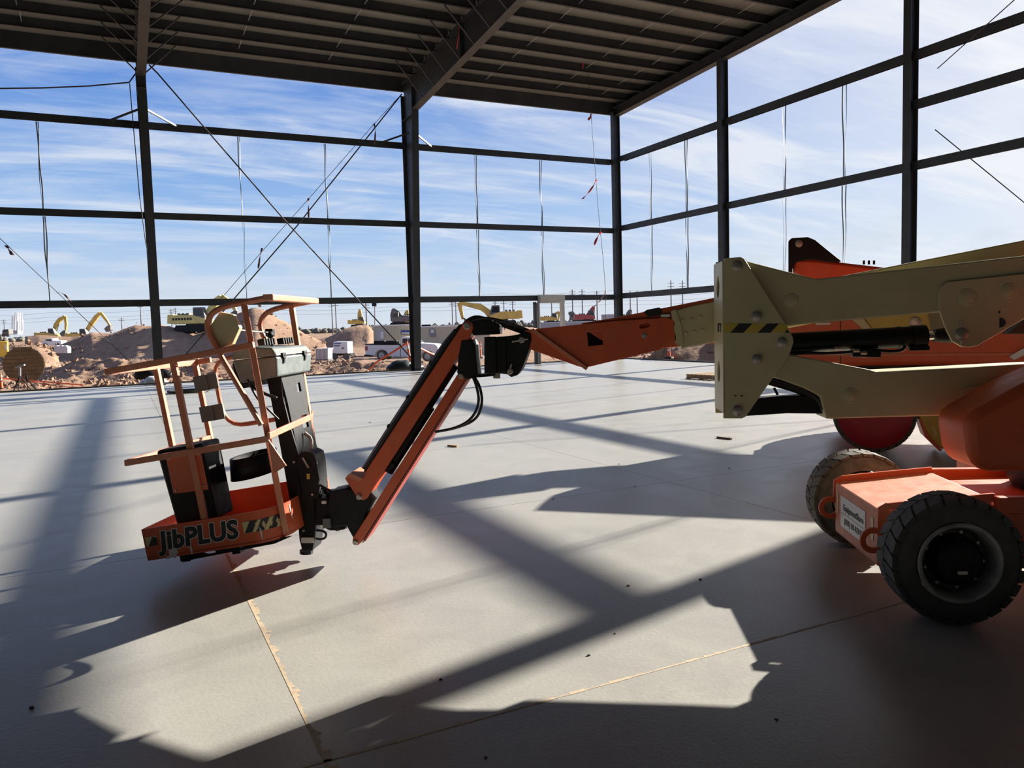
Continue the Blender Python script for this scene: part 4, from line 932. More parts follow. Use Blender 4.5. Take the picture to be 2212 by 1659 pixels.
# ---------------------------------------------------------------- excavators
class Card(Frame):
    """frame facing the camera at a given depth, origin at pixel (px,py)"""
    def __init__(s, px, py, d, turn=0.0):
        p = atD(px, py, d); Frame.__init__(s, (p.x, p.y), -YAW-math.radians(turn)); s.c.z = p.z; s.k = d/FPX; s.d = d
def thick(pts, ws):
    """polygon in (s,z) round a polyline with given widths"""
    L_, R_ = [], []; P = [Vector((p[0],p[1])) for p in pts]
    for i, p in enumerate(P):
        d = (P[min(i+1,len(P)-1)]-P[max(i-1,0)]).normalized(); nn = Vector((-d.y,d.x))*ws[i]/2; L_.append(p+nn); R_.append(p-nn)
    return L_+R_[::-1]
def excavator(label, px, py, d, f, boom, stick, m, body=True, sc=1.0, bucket=True, tip=None):
    c = Card(px, py, d); t = thing('excavator', label, 'excavator', c.c, c.rot)
    def pr(poly, n, th, nm, mm, par=t, bv=.05): return MB().prism([(q[0],n,q[1]) for q in poly], (0,th,0)).build(nm, mm, par, bevel=bv)
    if body:
        S_ = lambda pts: [(f*x*sc, z*sc) for x, z in pts]
        for n in (-1.5,.9): 
            tr = pr(S_([(-2.1,.45),(-1.8,.05),(1.8,.05),(2.1,.45),(1.8,.9),(-1.8,.9)]), n*sc, .6*sc, 'track', BLACK)
        pr(S_([(-1,.5),(1,.5),(.8,1.1),(-.8,1.1)]), -.9*sc, 1.8*sc, 'undercarriage', GEX)
        pr(S_([(-2.2,1.05),(1.7,1.05),(1.7,1.6),(.2,2.1),(-2.2,2.1)]), -1.35*sc, 2.7*sc, 'house', m)
        pr(S_([(-2.9,1.15),(-2.1,1.05),(-2.1,2.2),(-2.8,2.2)]), -1.35*sc, 2.7*sc, 'counterweight', m)
        cb = pr(S_([(.2,1.3),(1.65,1.3),(1.65,2.0),(1.35,3.0),(.25,3.0)]), -1.3*sc, 1.1*sc, 'cab', GEX)
        pr(S_([(.4,2.0),(1.45,2.0),(1.2,2.8),(.4,2.8)]), -1.33*sc, .04*sc, 'window', GLASS, cb, 0)
        for k in range(3): pr(S_([(-1.8+.5*k,2.1),(-1.45+.5*k,2.1),(-1.45+.5*k,2.35),(-1.8+.5*k,2.35)]), -.9*sc, 1.6*sc, 'engine_cover', GEX)
    bp = [c(x,y,0) for x, y in boom]; sp = [c(x,y,0) for x, y in stick]
    w0 = .75*sc; nb = len(bp)
    bo = pr(thick([(p.x,p.z) for p in bp], [w0*.8]+[w0*1.15]*(nb-2)+[w0*.6]), -.3*sc, .6*sc, 'boom', m)
    MB().tube([bp[0]+Vector((f*.5*sc,-.1,0)), bp[nb//2]+Vector((0,-.1,-.2*sc))], .11*sc, 8).build('boom_cylinder', GEX, bo)
    st_ = pr(thick([(p.x,p.z) for p in sp], [w0*.8]+[w0*.7]*(len(sp)-2)+[w0*.45]), -.22*sc, .44*sc, 'stick', m)
    MB().tube([bp[-2]+Vector((0,0,.45*sc)), sp[0].lerp(sp[-1],.12)+Vector((0,0,.25*sc))], .1*sc, 8).build('stick_cylinder', GEX, st_)
    if bucket:
        e = sp[-1]; g = f
        pr([(e.x-.1*sc,e.z+.3*sc),(e.x+.25*sc,e.z+.2*sc),(e.x+.2*sc,e.z-.7*sc),(e.x-g*.7*sc,e.z-1.1*sc),(e.x-g*1.1*sc,e.z-.5*sc),(e.x-g*.6*sc,e.z+.0*sc)], -.6*sc, 1.2*sc, 'bucket', GEX, bv=0)
    return t, c
ex1, c1 = excavator('bright yellow excavator on the tall dirt mound behind the orange guard rail', 424, 718, 99.5, 1, [(447,700),(455,672),(466,652),(478,640)], [(478,640),(500,655),(512,676)], YEXB, sc=1.05)
mb = MB()
for k in range(7): mb.box((-2.2+.36*k, -1.43, 1.72), (.26,.02,.3))
mb.build('side_lettering', INK, ex1)
excavator('yellow excavator left of the mounds with its boom bent straight down', 110, 739, 190, 1, [(116,722),(121,702),(130,690),(141,683)], [(141,683),(143,700),(142,716)], YEX, sc=1.1)
excavator('yellow excavator arm folded in an upside-down V over the shaded mound', 178, 742, 185, 1, [(186,716),(197,700),(208,685),(217,675)], [(217,675),(229,690),(239,705)], YEX, sc=1.15)
excavator('grey excavator with raised arm above the beige site office', 866, 706, 160, -1, [(872,698),(868,688),(860,676),(850,667)], [(850,667),(846,680),(846,694)], GEX, sc=1.0)
excavator('small yellow excavator just right of the grey one, left of the middle column', 876, 706, 175, 1, [(872,700),(874,688),(878,676),(880,670)], [(880,670),(881,684),(882,692)], YEX, sc=.95)
excavator('yellow excavator seen end-on as a thin upright boom left of the site office', 776, 708, 150, 1, [(777,700),(776,690),(776,678),(777,668)], [(777,668),(780,680),(779,694)], YEX, sc=.7)
excavator('large yellow excavator right of the middle column, boom arched over to a hanging arm', 1085, 706, 125, -1, [(1076,698),(1066,682),(1040,664),(992,654)], [(992,654),(996,672),(1000,690)], YEX, sc=1.15)
excavator('small yellow excavator seen through the pale door frame', 1190, 701, 230, 1, [(1189,696),(1191,686),(1198,680),(1207,673)], [(1207,673),(1207,684),(1205,694)], YEX, sc=1.1)
excavator('small grey excavator just right of the pale door frame', 1243, 700, 240, -1, [(1244,694),(1243,683),(1237,676),(1229,675)], [(1229,675),(1233,684),(1237,692)], GEX, sc=1.1)
excavator('red excavator with pointed arm near the corner column', 1268, 700, 190, 1, [(1265,696),(1268,684),(1275,674),(1282,662)], [(1282,662),(1282,676),(1280,692)], REX, sc=1.1)
excavator('tiny excavator arm over the orange boom, right of the corner column', 1352, 694, 260, 1, [(1352,688),(1355,678),(1359,672),(1363,669)], [(1363,669),(1363,678),(1362,684)], GEX, sc=1.0)

# ---------------------------------------------------------------- site offices
def corrugated(t, c, x0, y0, x1, y1, n, m, name='side_wall'):
    a = c(x0,y0,n); b = c(x1,y1,n); N_ = max(4, int(abs(b.x-a.x)/.3)); mb = MB()
    for k in range(N_):
        s0, s1 = a.x+(b.x-a.x)*k/N_, a.x+(b.x-a.x)*(k+1)/N_; w_ = (s1-s0)
        mb.hexa([(s0,n,b.z),(s0+w_*.5,n,b.z),(s0+w_*.5,n+.06,b.z),(s0,n+.06,b.z),(s0,n,a.z),(s0+w_*.5,n,a.z),(s0+w_*.5,n+.06,a.z),(s0,n+.06,a.z)])
        mb.hexa([(s0+w_*.5,n+.03,b.z),(s1,n+.03,b.z),(s1,n+.06,b.z),(s0+w_*.5,n+.06,b.z),(s0+w_*.5,n+.03,a.z),(s1,n+.03,a.z),(s1,n+.06,a.z),(s0+w_*.5,n+.06,a.z)])
    return mb.build(name, m, t)
def office(label, px0, px1, yt, yb_, d, m, turn, depth=2.6):
    c = Card((px0+px1)/2, yb_, d, turn); t = thing('site_office', label, 'site office', c.c, c.rot)
    a = c(px0,yt,0); b = c(px1,yb_,0)
    MB().box2((a.x,.06,b.z), (b.x,depth,a.z)).build('body', m, t); corrugated(t, c, px0, yt, px1, yb_, 0, m)
    MB().box2((a.x-.05,-.04,a.z), (b.x+.05,depth+.04,a.z+.12)).build('roof', WHITE, t); return t, c
o1, oc1 = office('beige corrugated site office with a blue sign, behind the white pickup', 806, 896, 705, 768, 80, CONT, -6)
def quad(c, pts, n, th, nm, m, par): return MB().prism([c(x,y,n) for x, y in pts], (0,th,0)).build(nm, m, par)
sg = quad(oc1, [(867,713.5),(887,713.5),(887,722.5),(867,722.5)], -.08, .04, 'sign', BLUE, o1)
mb = MB()
for k in range(6): q = oc1(869.5+2.7*k,719.5,-.09); mb.box((q.x,q.y,q.z), (.09,.01,.16))
mb.build('sign_lettering', STICK, sg)
dr = quad(oc1, [(813,712),(829,712),(829,745),(813,745)], -.05, .04, 'door', CONT2, o1); quad(oc1, [(822,717),(828,717),(828,731),(822,731)], -.08, .03, 'window', WHITE, dr)
o2, oc2 = office('long beige site trailer right of the middle column with a grey notice panel', 893, 1060, 708, 768, 76, CONT, -4)
s2 = quad(oc2, [(927,710),(940,710),(942,727),(929,728)], -.08, .05, 'notice_panel', mat('panel_grey',(.22,.23,.25),.5), o2); quad(oc2, [(930.5,712.5),(936.5,712),(937,719),(931,719.5)], -.1, .02, 'notice_sheet', STICK, s2)
mb = MB(); q = oc2(921,706,.8); mb.box((q.x,.8,q.z), (.9,.8,.45)); mb.build('rooftop_unit', BLACK, o2)
office('low grey site trailer far behind the pale door frame', 1165, 1320, 698, 722, 150, CONT2, 0)
office('pale grey box trailer beside the corner column', 1301, 1345, 680, 700, 230, CONT2, 0)

# ---------------------------------------------------------------- white pickup
c = Card(866, 778, 60, 9); pk = thing('pickup_truck', 'white pickup truck parked behind the middle column with black bed boxes', 'pickup truck', c.c, c.rot)
def pq(pts, n, th, nm, m, par, bv=.0, sm=False): return MB().prism([c(x,y,n) for x, y in pts], (0,th,0)).build(nm, m, par, bevel=bv, smooth='auto' if bv else False)
def archpts(cx, cy, r): return [(cx+r*math.cos(a), cy-r*.95*math.sin(a)) for a in [math.pi*k/10 for k in range(10,-1,-1)]]
rear = archpts(824,768,13.5); front = archpts(923,770,14)
pq([(788,744.5),(865,744.5),(865,771),(838,770)]+rear[::-1]+[(808,769),(789,766)], 0, 1.85, 'bed', WHITE, pk, .04)
pq([(864.5,772),(865,745),(866,731),(869,728),(886,728),(890,730.5),(903,741.5),(916,742),(938,743.5),(944,747),(946.5,754),(947,766),(938,771)]+front[::-1]+[(908,774)], 0, 1.85, 'cab_body', WHITE, pk, .05)
pq([(870,731.5),(880,731.5),(880,741),(869,741)], -.02, .03, 'window', GLASS, pk); pq([(882,731.5),(888,732),(897,741),(882,741)], -.02, .03, 'window', GLASS, pk)
pq([(889.5,730.5),(891,730.5),(903.5,741.2),(902,741.6)], .1, 1.65, 'windscreen', GLASS, pk)
pq([(788,743.3),(865,743.3),(865,745),(788,745)], -.02, 1.9, 'bed_rail', BLACK, pk)
pq([(788.3,748),(794,748),(794,757),(788.3,757)], -.02, .2, 'tail_light', REX, pk)
pq([(786,766),(806,768),(806,770.5),(787,769)], -.03, 1.9, 'rear_bumper', BLACK, pk)
pq([(939,748),(945,749),(946.5,755),(940,754)], -.02, .3, 'headlight', STICK, pk); pq([(936,763),(948,762),(948,768),(937,770)], -.04, 1.95, 'front_bumper', CHROME, pk)
pq([(865,745),(865.6,745),(865.6,771),(865,771)], -.008, .02, 'door_gap', INK, pk)
for (x0, x1) in ((807,830.5),(833,857)): pq([(x0,736),(x1,736),(x1,744),(x0,744)], .15, .6, 'bed_box', BLACK, pk, .03)
for (x, y) in ((824,767.5),(923,770)):
    p = c(x, y, 0)
    for n in (.02,1.6):
        w_ = MB().lathe([(0,.22),(0,.36),(.05,.40),(.22,.40),(.26,.36),(.26,.22)], (p.x,n-.02,p.z), (0,1,0), 22).build('wheel', RUBBER, pk, smooth='auto')
        MB().lathe([(0,.24),(.03,.22),(.05,.05)], (p.x,n-.03 if n < 1 else n+.2,p.z), (0,1,0), 16).build('rim', GALV, w_, smooth='auto')
c = Card(112, 746, 140, 0); pk2 = thing('pickup_truck', 'small white pickup far left, low between the dirt heaps', 'pickup truck', c.c, c.rot)
pq([(89,743),(90,738),(97,736),(100,732),(112,731),(114,736),(131,736),(132,744),(126,746),(94,746)], 0, 2.0, 'body', WHITE, pk2, .08); pq([(97,736),(101,733),(110,733),(111,737)], -.03, .05, 'window', GLASS, pk2)
for x in (98,124): p = c(x,745.5,0); MB().lathe([(0,.4),(.3,.4)], (p.x,-.02,p.z), (0,1,0), 14).build('wheel', RUBBER, pk2)
# ---------------------------------------------------------------- site plant and bits
c = Card(736, 776, 66, 8); t = thing('generator', 'white towable generator on a black trailer, left of the pickup', 'generator', c.c, c.rot)
pq([(720,738),(750,738),(751,764),(719,764)], 0, 1.4, 'canopy', WHITE, t, .05); pq([(722,741),(736,741),(736,743),(722,743)], -.03, .04, 'label_bar', BLUE, t); pq([(722,746),(734,746),(734,748),(722,748)], -.03, .04, 'label_bar', BLUE, t); pq([(738,751),(743,751),(743,753),(738,753)], -.03, .04, 'handle', INK, t)
pq([(715,764),(757,764),(757,768),(715,768)], .1, 1.2, 'trailer_frame', BLACK, t)
for x in (722,748): p = c(x,770,0); MB().lathe([(0,.3),(.2,.3)], (p.x,.0,p.z), (0,1,0), 16).build('wheel', RUBBER, t)
pq([(754,766),(756,766),(756,776),(754,776)], .5, .08, 'jack_leg', GALV, t)
c = Card(695, 778, 58, 8); t = thing('tote_tank', 'pale square liquid tote in a cage, left of the white generator', 'tote tank', c.c, c.rot)
pq([(682,755),(708,754),(708,776),(682,777)], 0, 1.0, 'tank', mat('milky_plastic',(.46,.44,.46),.5), t, .04)
for x in (682,690,699,707): pq([(x,753),(x+1,753),(x+1,778),(x,778)], -.03, .03, 'cage_bar', GALV, t)
pq([(681,753),(709,752),(709,754),(681,755)], -.03, 1.06, 'cage_top', WHITE, t); pq([(681,776),(709,776),(709,779),(681,779)], -.02, 1.0, 'pallet_base', GEX, t)
c = Card(131, 763, 80, -10); t = thing('concrete_barrier', 'pale concrete barrier blocks in front of the shaded mound', 'barrier', c.c, c.rot)
pq([(117,748),(144,748),(146,752),(146,763),(116,763)], 0, 1.0, 'block', mat('pale_precast',(.52,.50,.49),.8), t, .03)
for x in (121,131,140): pq([(x-3,746),(x+3,746),(x+3,748.5),(x-3,748.5)], .2, .5, 'lifting_lug', WHITE, t)
c = Card(2, 772, 56, -30); t = thing('yellow_cabinet', 'bright yellow equipment box at the left edge behind the cable reel', 'box', c.c, c.rot)
pq([(-30,738),(16,737),(17,770),(-30,772)], 0, 1.2, 'body', mat('bright_yellow',(.80,.52,.07),.5), t, .03); pq([(10,745),(15,745),(15,756),(10,756)], -.03, .04, 'label_plate', STICK, t); pq([(4,734),(10,734),(10,737.5),(4,737.5)], .3, .4, 'lifting_eye', BLACK, t)
c = Card(38, 722, 260, 0); t = thing('silo_cluster', 'cluster of tall white pipes and silos far left on the horizon', 'silo', c.c, c.rot)
for k, (x, yt, yb_, r) in enumerate(((26,683,715,.28),(30,682,716,.3),(33,675,716,.35),(36.5,676,714,.3),(39,675,716,.35),(43,675,718,.4),(46.5,676,716,.3),(49,690,714,.25))):
    a = c(x,yb_,k%3); b = c(x+.6,yt,k%3); MB().tube([a,b], r*.6, 8).build('pipe', WHITE, t)
MB().box2(c(23,714,0), c(50,722,3)).build('base', CONT2, t)
c = Card(12, 727, 230, 0); t = thing('haul_truck', 'dark dump truck cab left of the white silos', 'truck', c.c, c.rot)
pq([(5,712),(18,711),(19,722),(4,723)], 0, 2.2, 'cab', GEX, t, .1); pq([(8,713.5),(16,713),(16,717),(7,717)], -.05, .05, 'window', GLASS, t)
for x in (7,16): p = c(x,724,0); MB().lathe([(0,.5),(.5,.5)], (p.x,-.05,p.z), (0,1,0), 12).build('wheel', RUBBER, t)
# light mast behind the site office
c = Card(810, 702, 95, 0); t = thing('light_mast', 'thin lattice light mast with twin dark lamps above the site office', 'light mast', c.c, c.rot)
MB().tube([c(810,702,0), c(810,660,0)], .09, 6).build('mast', GALV, t)
for x in (806,811): MB().box(c(x,658,0), (.25,.3,.4)).build('lamp', BLACK, t)

# ---------------------------------------------------------------- cable reel and tripod
c = Card(51, 832, 32.5, -29); t = thing('cable_reel', 'big wooden cable reel standing on edge in the dirt at the far left', 'cable reel', c.c, c.rot)
p = c(51,788,0); R_ = .745; REELW = mat('shaded_reel_wood',(.20,.145,.08),.8,0,.3,3,stretch=(1,8,1))  # reel wood colour darkened to carry the shade of its backlit face
for n in (0,.75):
    fl_ = MB().lathe([(0,.06),(0,R_),(.06,R_),(.06,.06)], (p.x,n,p.z), (0,1,0), 40, closed=True).build('flange', REELW, t, smooth='auto')
    for k in range(9):
        y_ = -R_+.165*(k+.5); hw = math.sqrt(max(.01, R_**2-y_**2))*.985
        if n == 0 : MB().box((p.x,-.008,p.z+y_), (2*hw,.016,.150)).build('plank', REELW, fl_)
MB().cyl((p.x,-.02,p.z), (p.x,.0,p.z), .06, 14).build('arbor_hole', INK, t)
MB().lathe([(0,.4),(.7,.4)], (p.x,.05,p.z), (0,1,0), 24).build('drum', CRATE, t, smooth='auto')
c = Card(43, 858, 26.2, 0); t = thing('tripod', 'black survey tripod with light instrument head in front of the cable reel', 'tripod', c.c, c.rot)
hp_ = c(43,808,.0)
for (x, y, n) in ((24,857,-.1),(38,861,-.3),(75,853,.25)): MB().tube([c(43,812,0), c(x,y,n)], [.022,.014], 7).build('leg', BLACK, t)
MB().tube([c(43,812,0), c(43,794,0)], .035, 10).build('centre_post', GALV, t); MB().bar(c(33,794,0), c(53,788,0), .06, .05).build('instrument', GALV, t)
MB().bar(c(38,836,0), c(48,838,0), .01, .01).build('spreader', BLACK, t)
c = Card(70, 850, 27.6, 0); t = thing('tripod', 'second dark tripod standing behind and right of the survey tripod', 'tripod', c.c, c.rot)
for (x, y, n) in ((60,849,.1),(85,848,.0),(77,842,.5)): MB().tube([c(58,818,0), c(x,y,n)], [.020,.014], 7).build('leg', BLACK, t)
MB().tube([c(58,822,0), c(57,810,0)], .03, 8).build('centre_post', BLACK, t)
# ---------------------------------------------------------------- door frame in the back wall
d1 = structure('door_1', (16.3, YW-.3, 0)); PAINT = mat('stone_primer', (.50,.48,.44), .55, 0, .05, 2)
def dq(px0, y0, px1, y1, dy, th, nm, m):
    a = atY(px0,y0,YW-.3); b = atY(px1,y1,YW-.3); o = Vector(d1.location)
    return MB().box2((a.x-o.x,dy,max(0,b.z)-0), (b.x-o.x,dy+th,a.z)).build(nm, m, d1, bevel=.006)
dq(1166,637,1219,654,-.05,.30,'header',PAINT); dq(1164,654,1170,800,0,.22,'jamb',PAINT); dq(1214,651,1223,800,0,.22,'jamb',PAINT); dq(1157,652,1164,800,.05,.2,'door_edge',STEEL)
# ---------------------------------------------------------------- heaps and bits on the slab
def lump(name, label, cat, m, blobs, group=None):
    mb = MB(); r = random.Random(len(label))
    for (p, sx, sy, sz) in blobs:
        k0 = len(mb.v); mb.sphere(p, 1, 14, 9, (sx,sy,sz))
        for i in range(k0, len(mb.v)):
            q = Vector(mb.v[i]); e = noise.noise_vector(q*9)*.10*max(sx,sy); q += e; q.z = max(q.z, .004); mb.v[i] = tuple(q)
    return tag(recenter(mb.build(name, m, None, smooth=True)), label, cat, group)
p = atZ(868,798,0); lump('tarp_bundle', 'crumpled black-green tarp heap at the foot of the middle column', 'tarp', mat('dark_tarp',(.02,.03,.03),.4), [(p+Vector((0,0,.08)),.55,.3,.30),(p+Vector((.45,-.05,.05)),.5,.25,.18),(p+Vector((-.35,.05,.05)),.3,.25,.2)])
p = atZ(330,829,0); lump('white_sheeting', 'crumpled white plastic sheeting heap at the slab edge behind the basket', 'plastic sheet', WHITE, [(p+Vector((0,0,.05)),.30,.25,.22),(p+Vector((.25,0,.04)),.25,.2,.13),(p+Vector((-.22,.1,.04)),.2,.2,.12)])
p = atZ(318,820,0)+Vector((0,.25,0)); lump('dark_sheeting', 'dark crumpled netting heap just behind the white sheeting', 'netting', BLACK, [(p+Vector((0,.2,.15)),.45,.2,.34),(p+Vector((.6,.2,.1)),.35,.2,.25)])
t = thing('yellow_stand', 'small yellow stand with flat top at the slab edge seen through the basket', 'stand', atZ(439,838,0)); q = t.location
MB().box((0,0,.27), (.48,.3,.05)).build('top_plate', YEXB, t, bevel=.01); MB().box((0,0,.14), (.20,.10,.24)).build('stem', YEXB, t, bevel=.01); MB().box((0,0,.015), (.4,.3,.03)).build('base', YEXB, t, bevel=.008); MB().box((0,-.06,.14), (.1,.03,.18)).build('stem_slot', BLACK, t)
mb = MB(); P = []
ctr = atZ(407,849,0)
for k in range(70): a = k*.5; rr = .42+.02*math.sin(k*1.3); P.append(ctr+Vector((rr*1.25*math.cos(a), rr*.8*math.sin(a), .02+.0009*k)))
tag(recenter(mb.tube(P, .02, 6).build('hose_coil', HOSE, None, smooth=True)), 'coil of black hose lying on the slab behind the basket posts', 'hose')
# pallet
pc = atZ(1542,817,0); t = thing('pallet', 'lone wooden pallet lying on the sunlit slab left of the cream tower', 'pallet', pc, math.radians(8))
for k in range(7): MB().box((0,-.5+.165*k,.125), (1.1,.10,.02)).build('top_board', CRATE, t)
for x in (-.5,0,.5): MB().box((x,0,.068), (.05,1.1,.09)).build('stringer', CRATE, t)
for k in range(3): MB().box((0,-.5+.5*k,.0115), (1.1,.10,.02)).build('bottom_board', CRATE, t)
# scraps
ORD = ['very','second','third','fourth','fifth','sixth','seventh','eighth','ninth','tenth','eleventh','twelfth','thirteenth','fourteenth','fifteenth','sixteenth','seventeenth','eighteenth','nineteenth','twentieth','twenty-first']
CHIPY = [1051,1078,1266,1416,1468,1252,1003,1012,913,1086,1637,1555,1530,1369]
rd = random.Random(4)
for k, (x, y, s_) in enumerate(((1372,1051,.022),(1195,1078,.02),(1357,1266,.024),(1273,1416,.024),(952,1468,.02),(1513,1252,.022),(1337,1003,.025),(1575,1012,.025),(800,913,.05),(1752,1086,.022),(1050,1637,.018),(1677,1555,.018),(67,1530,.03),(1328,1369,.015))):
    s_ *= .5
    p = atZ(x,y,0); mb = MB(); P = [(s_*rd.uniform(.5,1)*math.cos(a), s_*rd.uniform(.5,1)*math.sin(a)) for a in [2*math.pi*i/7 for i in range(7)]]
    mb.prism([(a,b,0) for a,b in P], (.2*s_,0,.5*s_)); o = mb.build('concrete_chip', mat('dark_chip',(.05,.047,.043),.8), None); o.location = p; o.rotation_euler.z = k
    tag(o, 'tiny dark chip on the concrete slab, '+ORD[sum(1 for q in CHIPY if q > y)]+' nearest to the camera', 'chip', 'chips on the slab')
for k, (x0, y0, x1, y1, lb) in enumerate(((1549,944,1580,948,'dark splintered stick on the sunlit slab below the cream tower'),(968,962,988,964,'short pale stick on the slab right of the jib'))):
    a, b = atZ(x0,y0,.015), atZ(x1,y1,.012); mb = MB(); mb.bar(a, b, .03, .022); mb.bar(a.lerp(b,.3)+Vector((-.03,.05,0)), a.lerp(b,.6)+Vector((.05,-.04,.004)), .02, .016)
    tag(recenter(mb.build('wood_scrap', mat('scrap_wood',(.12,.09,.06),.8) if k == 0 else CRATE, None)), lb, 'stick')

# ---------------------------------------------------------------- cables, tags, flagging
def line(name, label, cat, P, r, m=WIRE, group=None, n=7): return tag(recenter(MB().tube(P, r, n).build(name, m, None, smooth=True)), label, cat, group)
YB = YW-.55
def aY(x, y, Y=None): return atY(x, y, Y or YB)
line('brace_rod', 'thick bracing rod running down from the left column to the middle column base', 'bracing rod', [aY(322,140,YW-.7), aY(340,158,YW-.7), aY(610,470,YW-.5), aY(893,778,YW-.3)], .024)
line('brace_rod', 'thick bracing rod running from the middle column head down behind the basket', 'bracing rod', [aY(868,203,YW-.75), aY(640,490,YW-.6), aY(405,762,YW-.45), aY(362,812,YW-.4)], .022)
fl1 = line('lifeline', 'thin flagged wire rope beside the bracing rod left of the middle column', 'wire rope', [aY(866,205,YW-.9), aY(808,268,YW-.9), aY(668,428,YW-.9), aY(560,550,YW-.9), aY(470,654,YW-.85)], .009)
line('lifeline', 'thin wire rope slanting down at the far left edge', 'wire rope', [aY(-60,448,YW-.5), aY(0,515,YW-.5), aY(120,628,YW-.4), aY(192,697,YW-.3), aY(300,800,YW-.3)], .010)
line('extension_cable', 'dark cord strung high from the left edge to the left column', 'cord', [aY(-60,191,YW-.6), aY(0,191,YW-.6), aY(90,190,YW-.6), aY(190,186,YW-.6), aY(279,178,YW-.6), aY(292,160,YW-.6)], .022)
line('extension_cable', 'cord hanging down beside the left column from the high cord', 'cord', [aY(280,180,YW-.85), aY(285,240,YW-.85), aY(294,340,YW-.85), aY(301,420,YW-.85), aY(314,520,YW-.85), aY(322,560,YW-.85)], .014)
line('tag_line', 'thin line with red flags hanging beside the corner column', 'line', [aY(1258,-60,26.2), aY(1268,100,26.4), aY(1275,222,26.6), aY(1283,330,26.7), aY(1292,450,26.8), aY(1303,560,26.9), aY(1309,640,27), aY(1306,720,27)], .009)
line('brace_rod', 'bracing rod crossing the end wall at the right edge, falling right', 'bracing rod', [atX(2020,280,XW-.4), atX(2212,437,XW-.4), atX(2300,510,XW-.4)], .013)
line('brace_rod', 'bracing rod crossing the end wall at the right edge, rising right', 'bracing rod', [atX(2025,148,XW-.4), atX(2135,50,XW-.4), atX(2260,-62,XW-.4)], .013)
def flag(label, P, w_, group=None, m=REDTAPE):
    vs = []; P = [Vector(p) for p in P]
    for i, p in enumerate(P): a = i*.9; s_ = (LT*math.cos(a)+FW*math.sin(a))*w_/2; vs += [p-s_, p+s_]
    mb = MB().add(vs, [(2*i,2*i+1,2*i+3,2*i+2) for i in range(len(P)-1)]); o = mb.build('warning_flag', m, None, smooth=True, fix=False)
    md = o.modifiers.new('thickness','SOLIDIFY'); md.thickness = .006; return tag(recenter(o), label, 'flag', group)
DARKT = mat('faded_tag', (.10,.05,.06), .7)
flag('red flag on the line beside the corner column, topmost below the roof', smoothpts([aY(1277,246,26.5), aY(1275,252,26.5), aY(1271,260,26.5)],1), .12)
flag('long dark red flag streaming left beside the corner column, above the middle girt', smoothpts([aY(1289,388,26.7), aY(1281,402,26.6), aY(1272,416,26.6), aY(1258,430,26.5)],1), .09)
flag('red flag at the middle girt beside the corner column', smoothpts([aY(1298,502,26.8), aY(1289,514,26.7), aY(1284,530,26.7)],1), .11)
flag('red and white flag drooping at the lowest girt beside the corner column', smoothpts([aY(1309,628,27), aY(1300,645,26.9), aY(1292,654,26.8), aY(1284,662,26.8)],1), .07, m=mat('pink_flag',(.7,.35,.33),.6))
flag('red tag hanging from the thin wire rope at the top girt', smoothpts([aY(808,267,YW-.9), aY(811,285,YW-.9), aY(809,312,YW-.9)],1), .07, m=DARKT)
flag('red tag hanging from the thin wire rope at the middle girt', smoothpts([aY(666,428,YW-.9), aY(666,448,YW-.9), aY(667,472,YW-.9)],1), .07, m=DARKT)
flag('dark tag hanging from the thin wire rope below the middle girt', smoothpts([aY(566,536,YW-.9), aY(561,556,YW-.9), aY(558,580,YW-.9)],1), .07, m=DARKT)
flag('dark tag on the wire rope at the left edge', smoothpts([aY(13,530,YW-.5), aY(20,540,YW-.5), aY(27,551,YW-.5)],1), .12, m=DARKT)
flag('dark ribbon curling from the wire rope at the left, above the lowest girt', smoothpts([aY(122,632,YW-.5), aY(137,634,YW-.5), aY(146,643,YW-.5), aY(154,652,YW-.5)],1), .08, m=DARKT)
flag('red tag hanging in front of the overhead rafter', smoothpts([atX(993,55,XC-.3), atX(990,80,XC-.3), atX(987,106,XC-.3)],1), .04)
flag('red tag on the hanging line under the roof purlins, upper one', smoothpts([aY(1262,95,25.5), aY(1262,120,25.5), aY(1258,150,25.5)],1), .06)
# ---------------------------------------------------------------- orange barricade, ribbons and cones
def ribbon3(label, P, w_, name='safety_ribbon'):
    return flag2(label, P, w_, name)
def flag2(label, P, w_, name):
    vs = []; P = [Vector(p) for p in P]
    for p in P: vs += [p-Vector((0,0,w_/2)), p+Vector((0,0,w_/2))]
    o = MB().add(vs, [(2*i,2*i+1,2*i+3,2*i+2) for i in range(len(P)-1)]).build(name, SAFETY, None, smooth=True, fix=False); md = o.modifiers.new('thickness','SOLIDIFY'); md.thickness = .01
    return tag(recenter(o), label, 'ribbon')
flag2('orange ribbon slanting down left from the post in front of the pickup', smoothpts([atD(881,739,34), atD(850,760,34), atD(815,780,34.2), atD(797,800,34.4)],1), .10, 'safety_ribbon')
flag2('orange ribbon slanting down right from the post, right of the middle column', smoothpts([atD(884,740,34), atD(916,757,35), atD(946,770,36)],1), .09, 'safety_ribbon')
def delineator(px, yt, yb_, d, label, lean=0.0, stripes=True):
    c = Card(px, yb_, d); t = thing('delineator_post', label, 'delineator', c.c, c.rot); h = -(yt-yb_)*c.k; b_ = .06
    MB().tube([(0,0,0),(0,0,.07)], [.22,.18], 10).build('base', BLACK, t)
    MB().tube([(0,0,.05),(lean,0,h)], [b_*1.2,b_*.8], 10).build('post', SAFETY, t, smooth='auto')
    if stripes:
        for q in (.55,.78): MB().tube([(lean*q,0,h*q),(lean*(q+.1),0,h*(q+.1))], [b_*1.02,b_*.98], 10).build('reflective_band', WHITE, t)
    return t
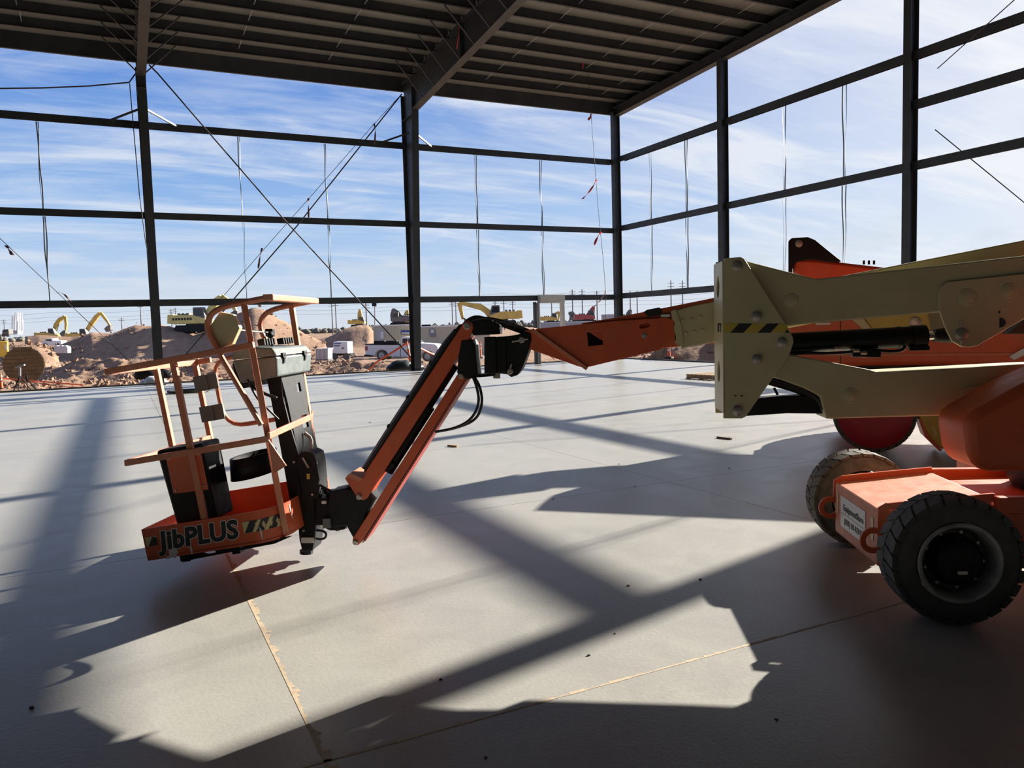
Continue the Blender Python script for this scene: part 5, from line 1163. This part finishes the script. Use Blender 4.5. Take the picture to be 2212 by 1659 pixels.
delineator(891, 739, 806, 33.5, 'orange and white delineator post leaning beside the middle column', -.2)
delineator(1038, 738, 774, 40, 'orange delineator post behind the jib knuckle'); delineator(1445, 745, 774, 33, 'orange and white delineator post beyond the slab below the orange boom')
delineator(3, 806, 842, 30.5, 'orange and white delineator post at the left edge')
flag2('orange ribbon fence strung low along the slab edge at the far left', smoothpts([atD(-20,818,30.6), atD(20,818,30.6), atD(90,824,30), atD(180,832,29.6)],1), .05, 'safety_ribbon')
flag2('second orange ribbon strung lower along the slab edge at the far left', smoothpts([atD(60,823,30.3), atD(110,833,29.7), atD(165,837,29.4)],1), .03, 'safety_ribbon')
flag2('orange ribbon lying over the dirt right of the pale door frame', smoothpts([atD(1168,752,40), atD(1190,770,38), atD(1198,776,37)],1), .06, 'safety_ribbon')

# ---------------------------------------------------------------- unseen dark sheeted walls out of frame, added to keep the shaded areas dark
SHEET = mat('dark_blocker_sheet', (.06,.06,.06), .6, 0, .1, .5)
def sheeted(name, a, b, h0, h1):
    a = Vector(a); b = Vector(b); o = structure(name, (a+b)/2); L_ = (b-a).length; N_ = int(L_/1.0); d = (b-a)/N_; nn = Vector((-d.y,d.x,0)).normalized()*.04
    for k in range(0, N_, 4):
        mb = MB()
        for j in range(k, min(k+4, N_)):
            p = a+d*j-(a+b)/2; q = p+d*.5; r = p+d
            for u_, v_, e in ((p,q,nn*0),(q,r,nn)):
                mb.hexa([u_+e, v_+e, v_+e+nn*.2, u_+e+nn*.2, u_+e+Vector((0,0,h0)), v_+e+Vector((0,0,h0)), v_+e+nn*.2+Vector((0,0,h0)), u_+e+nn*.2+Vector((0,0,h0))])
        mb.build('blocker_sheet', SHEET, o, fix=False)
    return o
sheeted('blocker_wall_rear', (-40,-13.9,0), (XW,-13.9,0), roofz(-13.9), 0); sheeted('blocker_wall_left', (-31.9,-13.9,0), (-31.9,20,0), 11.0, 0)
sheeted('blocker_wall_end', (XW+.16,-13.9,0), (XW+.16,4.2,0), 12.0, 0)
